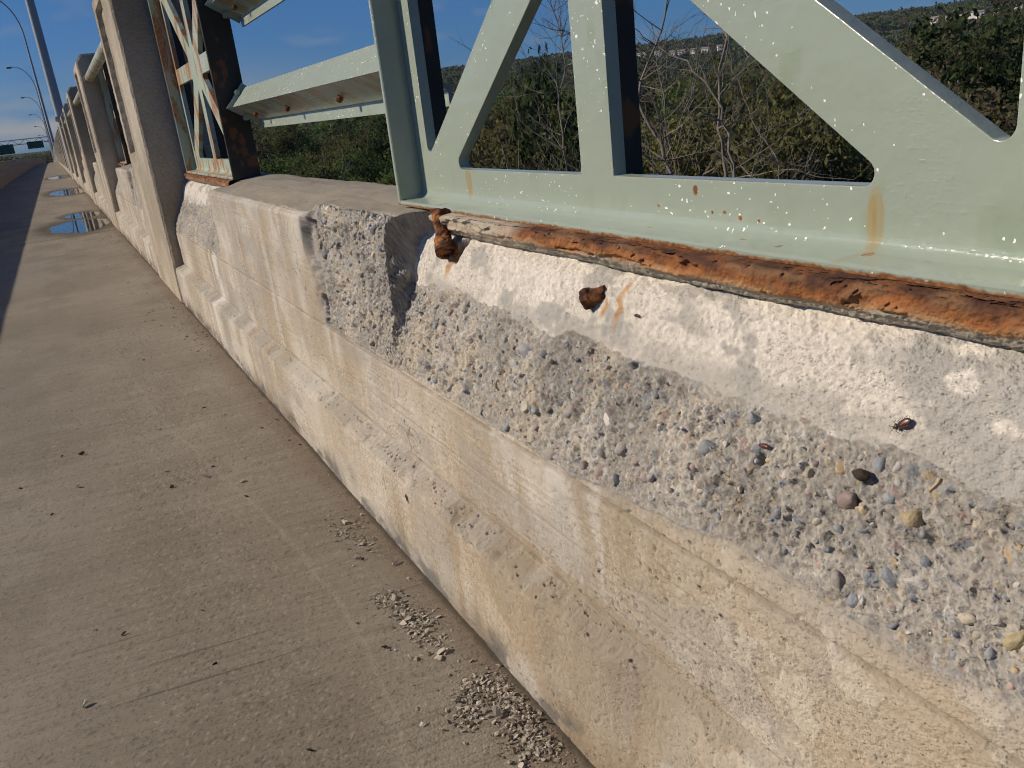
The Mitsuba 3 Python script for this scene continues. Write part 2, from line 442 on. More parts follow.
def parapet(ys, counts, near, detail=True):
    """Grid of the wall between pillars: (ny, ns, 3), colours, masks. near: list of (y0, y1) where it is under railing panels (spalled recess)."""
    nA, nB, nC, nD, nE = counts
    tA, tB, tC, tD = (np.linspace(0, 1, n, endpoint=False) for n in (nA, nB, nC, nD))
    A = along(np.array([(.386, -.012), (.386, .163)]), tA)
    B = along(np.array([(.386, .163), (.389, .166), (.424, .179), (.427, .183)]), tB)
    Cc = along(np.array([(.427, .183), (.425, .335)]), tC)
    R, S = along(REC, tD), along(STB, tD)
    E = along(np.array([(.545, .588), (.60, .594), (.67, .592), (.695, .586), (.70, .575), (.70, -.49)]), np.r_[np.linspace(0, .158, nE - 3), .3, .6, 1])
    ny, ns = len(ys), nA + nB + nC + nD + nE
    Y = np.repeat(ys[:, None], ns, 1)
    w = np.ones((ny, nD))
    yD, tDD = Y[:, :nD], np.repeat(tD[None], ny, 0)
    rag = 0.035 * (fb(yD * 14, tDD * 3.5, 3, o=4, seed=21) - 0.5)
    for a, b in near:
        w *= 1 - sst(a - 0.007, a + 0.007, yD + rag) * sst(b + 0.007, b - 0.007, yD + rag)
    rend = np.zeros((ny, nD))
    for a, b in near:
        rend = np.maximum(rend, sst(b + 0.45, b + 0.42, yD + 0.12 * (fb(tDD * 4, yD * 10, 5, o=4, seed=33) - 0.5) - 0.05 * tDD) * (yD > b - 0.03))
    P = np.zeros((ny, ns, 2))
    o = 0
    for part in (A, B, Cc):
        P[:, o:o + len(part)] = part[None]; o += len(part)
    iD = o
    P[:, o:o + nD] = lerp(R[None] + np.zeros((ny, 1, 1)), lerp(S[None] + np.zeros((ny, 1, 1)), along(STB2, tD)[None] + np.zeros((ny, 1, 1)), rend), w)
    o += nD
    P[:, o:] = E[None]
    # towards the near end the ledge runs out into a battered face
    fade = sst(.80, .60, Y[:, :nA + nB] + 0.10 * (fb(Y[:, :nA + nB] * 9, 1, 1, o=3, seed=22) - .5))
    zz = P[:, :nA + nB, 1]
    P[:, :nA + nB, 0] += fade * (0.034 * np.clip(zz / .163, 0, 1) * sst(.186, .163, zz))
    s = np.arange(ns)
    g = np.stack([P[..., 0], Y, P[..., 1]], -1)
    zone = np.zeros((ny, ns), int)                    # 0 face, 1 ledge, 2 aggregate, 3 mortar, 4 top and back
    zone[:, nA:nA + nB] = 1
    X, Z = g[..., 0], g[..., 2]
    W = np.ones((ny, ns)); W[:, iD:iD + nD] = w
    inD = np.zeros((ny, ns), bool); inD[:, iD:iD + nD] = True
    jag = 0.030 * (fb(Y * 16, Z * 16, 1, o=5, seed=31) - 0.5)
    low = .343 + 0.022 * sst(0.85, 0.45, Y)
    agg = inD & (W < 0.55) & (Z > low + jag * 0.45)
    # the broken end of the full-height part
    rough_end = np.zeros((ny, ns)); rough_end[:, iD:iD + nD] = rend
    agg |= (rough_end > 0.5) & (X < 0.476 + jag)
    agg |= inD & (W > 0.03) & (W < 0.97) & (Z > low)
    mort = inD & (W < 0.04) & (Z > .480 + jag * 1.3)
    zone[agg] = 2
    zone[mort] = 3
    soft_agg = gaussian_filter((zone == 2).astype(float), (5, 5)) ; soft_mort = gaussian_filter((zone == 3).astype(float), (5, 5))
    top = (s[None] >= iD + nD) | (inD & (W > 0.97) & (X > 0.444 + jag * .5) & (zone != 2))
    zone[np.broadcast_to(top, zone.shape)] = 4
    # ---- displacement along the outward normal
    dy = np.gradient(g, axis=0); ds = np.gradient(g, axis=1)
    nrm = np.cross(dy, ds); nrm /= np.linalg.norm(nrm, axis=-1, keepdims=True) + 1e-12
    nrm = np.stack([gaussian_filter(nrm[..., q], (4, 5)) for q in range(3)], -1); nrm /= np.linalg.norm(nrm, axis=-1, keepdims=True) + 1e-12
    nrm *= np.sign(-nrm[:, nA // 2, 0]).mean()
    d = 0.0035 * (fb(Y * 7, Z * 9, X * 9, o=3, seed=41) - 0.5)
    d += np.where(zone == 4, 0.010, 0) * (fb(Y * 8, X * 14, 2, o=3, seed=42) - 0.5)
    L = np.cumsum(np.linalg.norm(np.diff(np.concatenate([g[:, :1], g], 1), axis=1), axis=-1), axis=1)   # arc length up the profile
    aggs = agg.astype(float)
    tan = lerp((0.40, 0.335, 0.255), (0.495, 0.437, 0.36), sst(0.36, 0.66, fb(Y * 4, Z * 3, 2, o=4, seed=51)))
    streak = fb(Y * 34, Z * 2.6, 5, o=4, seed=52)
    sk = sst(.45, .65, fb(Y * 3, Z * 3, 8, o=3, seed=59))
    C = lerp(tan, (0.55, 0.52, 0.465), (.25 + .45 * sk) * sst(0.50, 0.70, streak))
    C = lerp(C, (0.34, 0.28, 0.195), (.25 + .4 * sk) * sst(0.47, 0.30, streak))
    C = lerp(C, (0.45, 0.37, 0.27), 0.28 * sst(0.54, 0.70, fb(Y * 5, Z * 8, 9, o=4, seed=53)))
    C = lerp(C, (0.40, 0.37, 0.32), 0.5 * sst(0.56, 0.72, fb(Y * 9, Z * 14, 19, o=4, seed=54)))
    C = C * (0.70 + 0.34 * nz(Y * 300, Z * 300, X * 300, seed=55) + 0.26 * nz(Y * 620, Z * 620, X * 620, seed=60))[..., None]
    dirt = sst(.075, .0, Z + 0.05 * (fb(Y * 40, Z * 6, 3, o=3, seed=56) - 0.5))
    C = lerp(C, (0.20, 0.165, 0.125), 0.8 * dirt * (s[None] < nA))
    ledge = zone == 1
    C = lerp(C, (0.36, 0.335, 0.29), np.where(ledge, 0.55, 0.0) * (0.3 + 0.7 * sst(0.40, 0.6, fb(Y * 11, Z * 30, 4, o=3, seed=57))))
    C[zone == 4] = lerp(lerp((0.30, 0.26, 0.205), (0.44, 0.385, 0.30), fb(Y * 6, X * 22, 3, o=4, seed=58)), (0.24, 0.21, 0.17), 0.5 * nz(Y * 200, X * 200, 1))[zone == 4]
    lime = sst(.48, .70, fb(Y * 6, Z * 7, 27, o=6, seed=151)) * (zone < 2)
    C = lerp(C, (0.60, 0.57, 0.51), 0.5 * lime)
    org = sst(.62, .40, Y + .2 * (fb(Y * 7, Z * 7, 3, o=4, seed=157) - .5)) * sst(.20, .27, Z + .06 * (fb(Y * 9, Z * 9, 13, o=4, seed=158) - .5)) * (zone == 0)
    C = lerp(C, (0.49, 0.40, 0.285), 0.40 * org)
    eff = (np.exp(-((Y - 3.22) / .13) ** 2) + np.exp(-((Y - 5.75) / .2) ** 2)) * sst(.44, .60, fb(Y * 40, Z * 3, 77, o=4, seed=161)) * (zone < 2)
    C = lerp(C, (0.70, 0.68, 0.64), .75 * np.clip(eff, 0, 1))
    grey = sst(.52, .68, fb(Y * 7, Z * 9, 37, o=5, seed=152)) * (zone < 2)
    C = lerp(C, (0.33, 0.31, 0.275), 0.5 * grey)
    brown = sst(.54, .62, fb(Y * 9, Z * 7, 47, o=5, seed=153)) * (Y < 1.1) * (Z < .2)
    C = lerp(C, (0.29, 0.225, 0.15), 0.5 * brown)
    # ---- joints between the pours, and board marks
    face = (zone == 0)
    chip = fb(Y * 40, Z * 40, 8, o=3, seed=61)
    j1 = np.exp(-((Z - .335 - 0.002 * (nz(Y * 9, 1, 1) - .5)) / .0026) ** 2) * (X < .44)
    d -= 0.0048 * j1 * (0.5 + chip) + 0.0012 * sst(.335, .338, Z) * (X < .435) * face
    j2 = np.exp(-((L - L[:, nA + nB:nA + nB + 1] - .001) / .0022) ** 2)
    d -= 0.0045 * j2 * (0.4 + chip)
    C = lerp(C, (0.21, 0.175, 0.13), np.clip(0.6 * j1 * chip * 1.6 + 0.55 * j2 * chip * 1.6, 0, 0.8) * (zone < 2))
    d += face * 0.0016 * (nz(Y * 7, Z * 230, 3, seed=62) - 0.5) * sst(0.42, 0.6, fb(Y * 5, Z * 9, 2, o=3, seed=63))
    j3 = np.exp(-((Z - .252 - .003 * (nz(Y * 5, 4, 1) - .5)) / .0017) ** 2) * face * sst(.40, .60, fb(Y * 6, 3, 3, o=3, seed=154))
    d -= .0028 * j3
    C = lerp(C, (0.24, 0.20, 0.15), .5 * j3)
    if detail:
        ck = crack_mask(Y, L, 0, [(.3, 1.2, 60), (1.2, 3, 60)], (.03, .40), 402, (.0008, .0014)) * (zone < 2)
        C = lerp(C, (0.17, 0.14, 0.11), .55 * ck)
        d -= .0012 * ck
    hair = sst(.006, .0015, np.abs(fb(Y * 7, Z * 10, 61, o=4, seed=155) - .5)) * (zone < 2) * sst(.5, .62, fb(Y * 4, Z * 4, 5, seed=156))
    C = lerp(C, (0.17, 0.14, 0.11), .6 * hair)
    d -= ledge * 0.004 * sst(0.5, 0.75, fb(Y * 17, Z * 40, 5, o=4, seed=64))
    edge = np.exp(-((L - L[:, nA:nA + 1]) / .008) ** 2)
    d -= 0.004 * edge * sst(0.40, 0.75, fb(Y * 22, Z * 22, 6, o=4, seed=65))
    # ---- skin of old lime flaking off
    flake = sst(0.575, 0.60, fb(Y * 22, Z * 22, 12, o=6, seed=66) + .05 * (fb(Y * 160, Z * 160, 2, o=2, seed=68) - .5)) * (zone == 0) * sst(0.62, 0.42, Y)
    d += 0.0010 * flake
    C = lerp(C, (0.60, 0.55, 0.46), 0.45 * flake)
    if detail:
        d[zone < 2] -= (0.0009 * sst(0.60, 0.85, nz(Y * 210, Z * 210, 1, seed=67)))[zone < 2]
        # air holes left in the faces
        pts, pr, _ = stones((.0005, .0026), ys[0], min(ys[-1], 4.3), .46, 6500, 71)
        q, i = cKDTree(pts).query(np.stack([Y.ravel(), L.ravel()], 1), k=1)
        hole = 1 - sst(0.65, 1.1, (q / pr[i])).reshape(Y.shape)
        den = sst(0.40, 0.62, fb(Y * 6, Z * 10, 14, o=3, seed=72)) * 0.8 + 0.2 + ledge
        hole *= ((pr[i] * 330).reshape(Y.shape) % 1 < den) * (zone < 2)
        d -= hole * np.minimum(0.0028, pr[i].reshape(Y.shape) * 1.3)
        C = lerp(C, (0.15, 0.125, 0.095), 0.6 * hole)  # shade inside the air holes, painted into the wall colour
    hq = np.hypot((Y - 1.247) / .0052, (Z - HOLE_Z) / .0075)
    d -= .016 * sst(1.05, .75, hq) * (zone == 0)
    C = lerp(C, (0.10, 0.08, 0.06), .8 * sst(1.1, .85, hq) * (zone == 0))  # dark inside of the drilled hole: its shade is painted on
    gr_ = sst(.50, .66, fb(Y * 15, Z * 30, 71, o=4, seed=160)) * sst(.055, .015, Z) * (s[None] < nA)
    C = lerp(C, (0.10, 0.10, 0.105), .7 * gr_)
    # ---- exposed aggregate: matrix, small stones, sockets
    m = zone == 2
    am = 0.013 * (fb(Y * 17, L * 17, X * 17, o=3, seed=81) - 0.5) + 0.0150 * (fb(Y * 80, L * 80, X * 80, o=5, seed=82) - 0.5) - 0.007 * sst(.60, .78, fb(Y * 60, L * 60, X * 60, o=4, seed=87))
    base = lerp((0.265, 0.245, 0.215), (0.405, 0.375, 0.325), sst(0.3, 0.7, fb(Y * 12, L * 12, 6, o=4, seed=83)))
    paste = sst(.54, .66, fb(Y * 14, L * 14, 26, o=4, seed=88) + .12 * sst(.40, .36, Z))
    base = lerp(base, (0.325, 0.30, 0.265), .6 * paste)
    am = am * (1 - .6 * paste)
    base = lerp(base, (0.45, 0.39, 0.30), (1 - .7 * paste) * (0.25 + 0.55 * sst(.55, .95, Y)) * sst(0.5, 0.7, fb(Y * 20, L * 20, 16, o=3, seed=84)))
    gr1 = nz(Y * 330, L * 330, X * 330, seed=85); gr2 = nz(Y * 620, L * 620, X * 620, seed=86)
    base = base * (0.52 + 0.56 * gr1 + 0.44 * gr2)[..., None]
    if detail:
        am += 0.0042 * (gr1 - 0.5) + 0.0024 * (gr2 - .5)
        ymax = min(ys[-1], 4.3)
        for (r0, r1), den, sd in (((.0009, .0030), 20000, 91), ((.0026, .0070), 3000, 92)):
            pts, pr, rr = stones((r0, r1), ys[0], ymax, 1.05, den, sd)
            kind = rr.random(len(pts)); tint = PALETTE[rr.integers(0, len(PALETTE), len(pts))] * rr.uniform(.75, 1.2, (len(pts), 1))
            ang = rr.uniform(0, math.pi, len(pts)); asp = rr.uniform(0.55, 1.0, len(pts))
            sel = np.nonzero((m | (zone == 2)).ravel())[0]
            Q = np.stack([Y.ravel()[sel], L.ravel()[sel]], 1)
            _, ii = cKDTree(pts).query(Q, k=3)
            best = np.zeros(len(sel)); col = np.zeros((len(sel), 3)); cov = np.zeros(len(sel))
            for c in range(3):
                i = ii[:, c]; dv = Q - pts[i]
                u = dv[:, 0] * np.cos(ang[i]) + dv[:, 1] * np.sin(ang[i]); v = (-dv[:, 0] * np.sin(ang[i]) + dv[:, 1] * np.cos(ang[i])) / asp[i]
                e = np.hypot(u, v) / pr[i]
                inside = e < 1
                hgt = np.where(kind[i] < 0.12, -1.0, 0.36) * pr[i] * np.sqrt(np.clip(1 - e * e, 0, 1))
                take = inside & (np.abs(hgt) > np.abs(best))
                best[take] = hgt[take]; col[take] = tint[i[take]]; cov[take] = np.where(kind[i[take]] < 0.12, 0.25, np.where(kind[i[take]] < 0.6, 0.45, 0.85))
            am.ravel()[sel] += best
            bb = base.reshape(-1, 3)
            bb[sel] = bb[sel] * (1 - cov[:, None]) + col * cov[:, None]
    wide = gaussian_filter(aggs, (9, 9)); wmix = sst(.10, .62, wide + .55 * (fb(Y * 60, L * 60, 11, o=4, seed=89) - .5))
    C = np.where((zone < 2)[..., None], lerp(C, base * [.97, .95, .92], .9 * wmix * sst(.95, .65, Y)), C)
    endz = gaussian_filter(((W > .03) & (W < .97)).astype(float), (8, 3))
    am = am + endz * 0.030 * (fb(g[..., 0] * 55, g[..., 1] * 55, g[..., 2] * 55, o=5, seed=90) - .5)
    d += np.clip(soft_agg * 2 - 1, 0, 1) * am - 0.0020 * soft_agg
    C[m] = base[m]
    # dark seam where the full-height part has split off
    for a, b in near:
        sy = b + 0.425 + 0.05 * (fb(Z * 18, 3, 3, o=4, seed=95) - 0.5) + 0.16 * (Z - .45)
        cr = np.exp(-((Y - sy) / .006) ** 2) * inD * (X < .45) * sst(.47, .56, fb(Z * 26, Y * 3, 1, o=3, seed=96))
        d -= 0.022 * cr
        C = lerp(C, (0.16, 0.13, 0.10), 0.5 * cr)
    # ---- pale mortar bed under the panels
    m = zone == 3
    crackd = crack_mask(Y, L, 1.05, [(.20, .62, 130), (.55, 1.25, 75)], (.62, .93), 401, (.0011, .0026)) if detail else 0 * Y
    md = 0.0040 * (fb(Y * 30, L * 30, 8, o=5, seed=105) - 0.5) + 0.0034 * (fb(Y * 190, L * 190, 1, o=3, seed=106) - 0.5) - 0.0050 * np.clip(crackd, 0, 1)
    mc = lerp((0.56, 0.51, 0.44), (0.70, 0.65, 0.575), fb(Y * 9, L * 9, 3, o=4, seed=107)) * (0.74 + 0.28 * nz(Y * 330, L * 330, 1, seed=109) + .24 * nz(Y * 640, L * 640, 1, seed=114))[..., None]
    mc = lerp(mc, (0.41, 0.385, 0.345), 0.85 * sst(0.56, 0.63, fb(Y * 13, L * 22, 23, o=4, seed=108) + 0.07 * sst(.40, .27, Y) * sst(.56, .5, Z) - 0.05 * sst(.6, 1.0, Y)))
    mc = lerp(mc, (0.40, 0.375, 0.335), 0.8 * sst(.504, .486, Z + jag * 1.2) * sst(.36, .5, fb(Y * 20, L * 20, 5, seed=110)))
    mc = lerp(mc, (0.22, 0.18, 0.14), 0.72 * np.clip(crackd, 0, 1))
    mc = lerp(mc, (0.36, 0.345, 0.315), 0.8 * sst(.50, .56, fb(Y * 16, L * 20, 33, o=5, seed=113) + .08 * sst(.33, .24, Y) - .09))
    for (ry, rz, a, b) in ((1.205, .518, .012, .026), (0.748, .527, .008, .030), (0.775, .520, .006, .016)):
        q = np.hypot((Y - ry + 0.01 * (nz(Z * 90, 1, 2) - .5)) / a, (Z - rz) / b) + 0.5 * (nz(Y * 160, Z * 120, 3) - .5)
        mc = lerp(mc, (0.46, 0.235, 0.07), 0.75 * sst(1.1, 0.3, q))
    q = np.hypot((Y - 1.188) / .020, (Z - .540) / .021)              # hole round the rusted anchor
    md = md - 0.030 * sst(1.0, 0.6, q)
    mc = lerp(mc, (0.16, 0.06, 0.025), 0.8 * sst(1.0, 0.7, q))
    d += np.clip(soft_mort * 2 - 1, 0, 1) * md - 0.0015 * soft_mort
    C[m] = mc[m]
    g = g + nrm * d[..., None]
    g[..., 2] += sag(Y)
    return g, np.clip(C, 0.02, 0.9), zone, nrm, W


def split_wall(parent, g, C, zone):
    f = rows(g)
    v, c, z = g.reshape(-1, 3), C.reshape(-1, 3), zone.ravel()
    # consistent outward winding
    n0 = np.cross(v[f[:, 1]] - v[f[:, 0]], v[f[:, 2]] - v[f[:, 0]])
    if n0[z[f[:, 0]] == 0][:, 0].mean() > 0:
        f = f[:, ::-1]
    nv = np.zeros_like(v); fn = np.cross(v[f[:, 1]] - v[f[:, 0]], v[f[:, 2]] - v[f[:, 0]])
    for q in range(3):
        for ax in range(3):
            nv[:, ax] += np.bincount(f[:, q], fn[:, ax], len(v))
    nv /= np.linalg.norm(nv, axis=1, keepdims=True) + 1e-20
    zf = np.sort(z[f], axis=1)[:, 1]
    zf = np.where(zf == 1, 0, zf)
    for code, nm, lab in ((0, 'concrete_face', None), (2, 'exposed_aggregate', 'broken grey band with its stones laid bare'), (3, 'mortar_bed', 'pale cracked mortar under the green railing panel'), (4, 'wall_top', None)):
        sel = f[zf == code]
        if not len(sel):
            continue
        ids, inv = np.unique(sel, return_inverse=True)
        k = key_for(f'{parent}__{nm}')
        path = meshkit.write_ply(tm(v[ids], inv.reshape(-1, 3)), False, None, c[ids], normals=nv[ids])
        scene[k] = {'type': 'ply', 'filename': path, 'face_normals': False, 'bsdf': {'type': 'ref', 'id': 'wall_concrete'}}
        if lab:
            labels[k] = {'label': lab}


wall = thing('parapet_wall', 'spalled tan concrete parapet wall under the nearest green railing panel', 'wall', None, 'thing')
ys = np.r_[np.linspace(-0.8, 0.13, 24), geo(0.135, 1.27, 0.0021, 0.62)[:-1], np.linspace(1.27, 1.379, 110), np.linspace(1.38, 1.50, 60), geo(1.501, 4.27, 0.0023, 0.62)[1:]]
G, GC, GZ, GN, GW = parapet(ys, (105, 36, 112, 235, 40), [(-2.0, 1.335), (3.02, 5.0)])
split_wall(wall, G, GC, GZ)


def pebble(r, sub, rr):
    m = trimesh.creation.icosphere(subdivisions=sub, radius=1.0)
    v = m.vertices * [1, rr.uniform(.65, .95), rr.uniform(.5, .8)]
    v = v * (0.62 + 0.76 * meshkit.fbm(v * 1.3 + rr.uniform(0, 50), 2, 3))[:, None]
    if rr.random() < 0.6:                                            # broken stones have flats
        for _ in range(5):
            n = rr.normal(size=3); n /= np.linalg.norm(n)
            h = v @ n; v = v - np.maximum(h - rr.uniform(.30, .55), 0)[:, None] * n
    q = trimesh.transformations.random_rotation_matrix(rr.random(3))[:3, :3]
    return (v * r) @ q.T, m.faces


def place_pebbles():
    rr = np.random.default_rng(17)
    idx = np.argwhere((GZ == 2) & (gaussian_filter((GZ == 2).astype(float), (6, 6)) > .93) & (gaussian_filter(((GW > .03) & (GW < .97)).astype(float), (6, 4)) < .02))
    area = np.linalg.norm(np.gradient(G, axis=0), axis=-1) * np.linalg.norm(np.gradient(G, axis=1), axis=-1)
    keep = [(i, j) for i, j in idx if 0.15 < G[i, j, 1] < 2.1]
    keep = np.array(keep)
    p = area[keep[:, 0], keep[:, 1]]; p = p / p.sum()
    pick = keep[rr.choice(len(keep), 2300, p=p)]
    R = (0.0032 + 0.0085 * rr.random(len(pick)) ** 2.5) * np.where(G[pick[:, 0], pick[:, 1], 1] < .65, 1.08, np.where(G[pick[:, 0], pick[:, 1], 1] > 1.3, 1.5, 1.2))
    fixed = [  # (y, z of the wall point, radius, colour): stones one can pick out
        (0.319, .439, .0125, (.17, .185, .205)), (0.308, .417, .0165, (.50, .46, .42)), (0.352, .440, .011, (.36, .28, .16)), (0.365, .445, .0115, (.20, .20, .215)),
        (0.417, .455, .0085, (.44, .32, .18)), (0.345, .468, .0095, (.42, .31, .18)), (0.56, .428, .0105, (.24, .26, .28)), (0.585, .43, .008, (.33, .25, .20)),
        (0.40, .418, .0085, (.27, .29, .315)), (0.283, .44, .0105, (.40, .30, .18)), (0.262, .40, .010, (.38, .31, .18)), (0.45, .405, .009, (.25, .275, .31)),
        (0.60, .46, .0075, (.44, .33, .18)), (0.70, .45, .008, (.38, .23, .18)), (0.47, .43, .010, (.50, .42, .40)), (0.335, .405, .010, (.52, .50, .46)), (0.75, .40, .009, (.24, .26, .29)), (0.9, .40, .009, (.22, .24, .27)), (1.62, .52, .012, (.16, .17, .18)), (1.55, .49, .010, (.22, .23, .25))]
    out = []
    zone_pts = G[keep[:, 0], keep[:, 1]]
    for (y, z, r, c) in fixed:
        i = np.argmin((zone_pts[:, 1] - y) ** 2 + (zone_pts[:, 2] - z) ** 2)
        out.append((keep[i], r, np.array(c)))
    for ij, r in zip(pick, R):
        out.append((ij, r, PALETTE[rr.integers(0, len(PALETTE))] * rr.uniform(.8, 1.25)))
    placed, small = [], []
    taken, tr = [], []
    for ij, r, c in out:
        q = G[ij[0], ij[1]]
        if taken and np.any(np.linalg.norm(np.array(taken) - q, axis=1) < 0.85 * (np.array(tr) + r)):
            continue
        taken.append(q); tr.append(r)
        n = GN[ij[0], ij[1]]
        dist = np.linalg.norm(q - eye)
        placed.append((r / dist, q - n * r * rr.uniform(.28, .68), r, np.clip(c, .05, .75)))
    placed.sort(key=lambda a: -a[0])
    sv, sf, sc, o = [], [], [], 0
    for n, (big, q, r, c) in enumerate(placed):
        v, f = pebble(r, 2 if n < 90 else 1, rr)
        v = v + q
        col = np.repeat(c[None], len(v), 0) * (0.72 + 0.56 * meshkit.fbm(v * 300, 3, 5))[:, None]
        col = lerp(col, (0.36, 0.335, 0.295), .5 * sst(.52, .68, meshkit.fbm(v * 130 + 9, 3, 8)))
        if n < 300:
            add('pebble', tm(v, f), 'stone', wall, smooth=True, color=np.clip(col, .02, .85))
        else:
            sv.append(v); sf.append(f + o); sc.append(col); o += len(v)
    add('small_pebbles', tm(np.vstack(sv), np.vstack(sf)), 'stone', wall, smooth=True, color=np.clip(np.vstack(sc), .02, .85), kind='stuff', label='small stones bedded in the broken band')


place_pebbles()

for b in range(1, 16):                                               # the wall of the further bays
    y0 = P1 + PW + BAY * (b - 1)
    y1 = P1 + BAY * b
    n = max(12, int(260 / b))
    kw = thing('parapet_wall', 'tan parapet wall between the first and second pillars' if b == 1 else 'tan parapet wall between the second and third pillars' if b == 2 else 'far stretch of the tan parapet wall between pillars', 'wall', None if b < 3 else 'far stretches of the parapet wall', 'thing')
    cs = (22, 10, 22, 60, 14) if b < 3 else (8, 5, 8, 16, 10)
    g, c, z, _, _ = parapet(np.linspace(y0, y1, n), cs, [(y0 - 1, y0 + .84), (y1 - .86, y1 + 1)], detail=False)
    split_wall(kw, g, c, z)
kf = thing('parapet_wall', 'farthest tan parapet wall running out of sight', 'wall', None, 'thing')
add('concrete_face', strip(.40, .69, -.49, .58, np.linspace(P1 + 15 * BAY, 600, 80)), 'pillar_concrete', kf)

# ------------------------------------------------------------------ concrete pillars
PILLAR_LABEL = ['nearest tan concrete pillar beside the second railing panel', 'second concrete pillar along the parapet, with a pipe rail meeting it', 'third concrete pillar along the parapet', 'fourth concrete pillar along the parapet']


def pillar_mesh(edge):
    side = [(.38, -.49), (.38, 1.455), (.425, 1.515), (.65, 1.515), (.69, 1.455), (.69, -.49)]     # x, z
    body = m3.Manifold.extrude(m3.CrossSection([np.array(side)[::-1]]), 0.30).transform(np.array([[1, 0, 0, 0], [0, 0, 1, 0], [0, 1, 0, 0]], float)) if False else None
    pts = []
    c = 0.012
    for y, s in ((0, 1), (PW, -1)):
        for x, z in side:
            cx = .535 + (x - .535) * (1 - 0.0) ; pts.append([x + (c if x < .5 else -c), y, z - (c if z > 1 else 0)]); pts.append([x, y + c * s, z])
    hull = trimesh.convex.convex_hull(np.array(pts))
    man = to_man(hull)
    gr = trimesh.convex.convex_hull(np.array([[.34, .40, .68], [.34, .90, .68], [.406, .44, .70], [.406, .86, .70], [.34, .40, 1.42], [.34, .90, 1.42], [.406, .44, 1.40], [.406, .86, 1.40], [.34, .65, .56], [.406, .65, .62]]))
    man = man - to_man(gr)
    if edge:
        man = man.refine_to_length(edge)
    m = from_man(man)
    m.merge_vertices()
    return m


for k_ in range(34):
    y0 = P1 + BAY * k_
    m = pillar_mesh(0.010 if k_ == 0 else 0.03 if k_ < 4 else None)
    v = m.vertices + [0, y0, float(sag(y0))]
    if k_ < 4:
        n = np.stack([fb(v[:, 0] * 30 + 9 * q, v[:, 1] * 30, v[:, 2] * 30, o=4, seed=130 + q) - 0.5 for q in range(3)], -1)
        v = v + n * 0.007 + 0.0025 * np.stack([fb(v[:, 0] * 5, v[:, 1] * 5, v[:, 2] * 5, seed=140 + q) - .5 for q in range(3)], -1)
    add('concrete_pillar', tm(v, m.faces), 'pillar_concrete', smooth=28 if k_ < 4 else False, cat='pillar', kind='thing',
        label=PILLAR_LABEL[k_] if k_ < 4 else 'far concrete pillar in the row merging into the distance', group='concrete pillars along the parapet' if k_ < 4 else 'far concrete pillars along the parapet')

# ------------------------------------------------------------------ railing panels
LIP, WEB = 0.525, 0.570


def inset(ring, c):
    """Moves each vertex of a closed ring inwards (towards the material) by c along its mitre; ring as given keeps the material on its left."""
    p = np.asarray(ring); a = np.roll(p, 1, 0); b = np.roll(p, -1, 0)
    n1 = np.stack([-(p - a)[:, 1], (p - a)[:, 0]], 1); n2 = np.stack([-(b - p)[:, 1], (b - p)[:, 0]], 1)
    n1 /= np.linalg.norm(n1, axis=1, keepdims=True); n2 /= np.linalg.norm(n2, axis=1, keepdims=True)
    m = n1 + n2; m /= (np.linalg.norm(m, axis=1, keepdims=True) + 1e-12)
    return p + m * (c / np.maximum(np.sum(m * n1, 1), .4))[:, None]


def plate(poly, x0, x1, c):
    """Solid plate from a polygon in (y, z), front face at x0 with softened edges, back at x1."""
    rings = [np.array(poly.exterior.coords)[:-1]] + [np.array(h.coords)[:-1] for h in poly.interiors]
    fixed = []
    for i, r in enumerate(rings):
        ar = 0.5 * np.sum(r[:, 0] * np.roll(r[:, 1], -1) - np.roll(r[:, 0], -1) * r[:, 1])
        fixed.append(r if (ar > 0) == (i == 0) else r[::-1])
    levels = [(x0, c), (x0 + 0.3 * c, 0.3 * c), (x0 + c, 0.0), (x1, 0.0)]
    V, Fc, o = [], [], 0
    offs = []
    for x, ins in levels:
        row = []
        for r in fixed:
            q = inset(r, ins) if ins else r
            row.append(o); V.append(np.c_[np.full(len(q), x), q]); o += len(q)
        offs.append(row)
    for a in range(len(levels) - 1):
        for ri, r in enumerate(fixed):
            n = len(r); i = np.arange(n); j = (i + 1) % n
            A, B = offs[a][ri], offs[a + 1][ri]
            Fc.append(np.stack([A + i, B + i, B + j], 1)); Fc.append(np.stack([A + i, B + j, A + j], 1))
    import mapbox_earcut as ec
    for lev, flip in ((0, True), (len(levels) - 1, False)):
        rr = [V[lev * len(fixed) + ri][:, 1:] for ri in range(len(fixed))]
        allp = np.vstack(rr); ends = np.cumsum([len(r) for r in rr]).astype(np.uint32)
        t = ec.triangulate_float64(allp, ends).reshape(-1, 3).astype(int) + offs[lev][0]
        Fc.append(t[:, ::-1] if flip else t)
    m = tm(np.vstack(V), np.vstack(Fc))
    trimesh.repair.fix_normals(m)
    return m


PY0, PY1, PZ0, PZ1, PZC = 0.312, 1.444, 0.598, 1.392, 0.995
YC = 0.8735


def openings():
    outer = sbox(PY0 + .050, .652, PY1 - .049, 1.335)
    mem = [sbox(YC - .035, .6, YC + .035, 1.4), sbox(PY0, PZC - .032, PY1, PZC + .032)]
    for s in (0.70, -0.70):
        L = .62; a = math.atan(s); n = np.array([-math.sin(a), math.cos(a)]) * .036; d = np.array([math.cos(a), math.sin(a)]) * L * 1.5
        c = np.array([YC, PZC - .004])
        mem.append(Polygon([c - d - n, c + d - n, c + d + n, c - d + n]))
    mem.append(Polygon([(YC + .068 * math.cos(t), PZC + .068 * math.sin(t)) for t in np.linspace(0, 2 * math.pi, 40)[:-1]]))
    holes = outer.difference(unary_union(mem))
    return [h.buffer(-.0105, quad_segs=8).buffer(.0105, quad_segs=8).simplify(.0003) for h in holes.geoms if h.area > 4e-4]


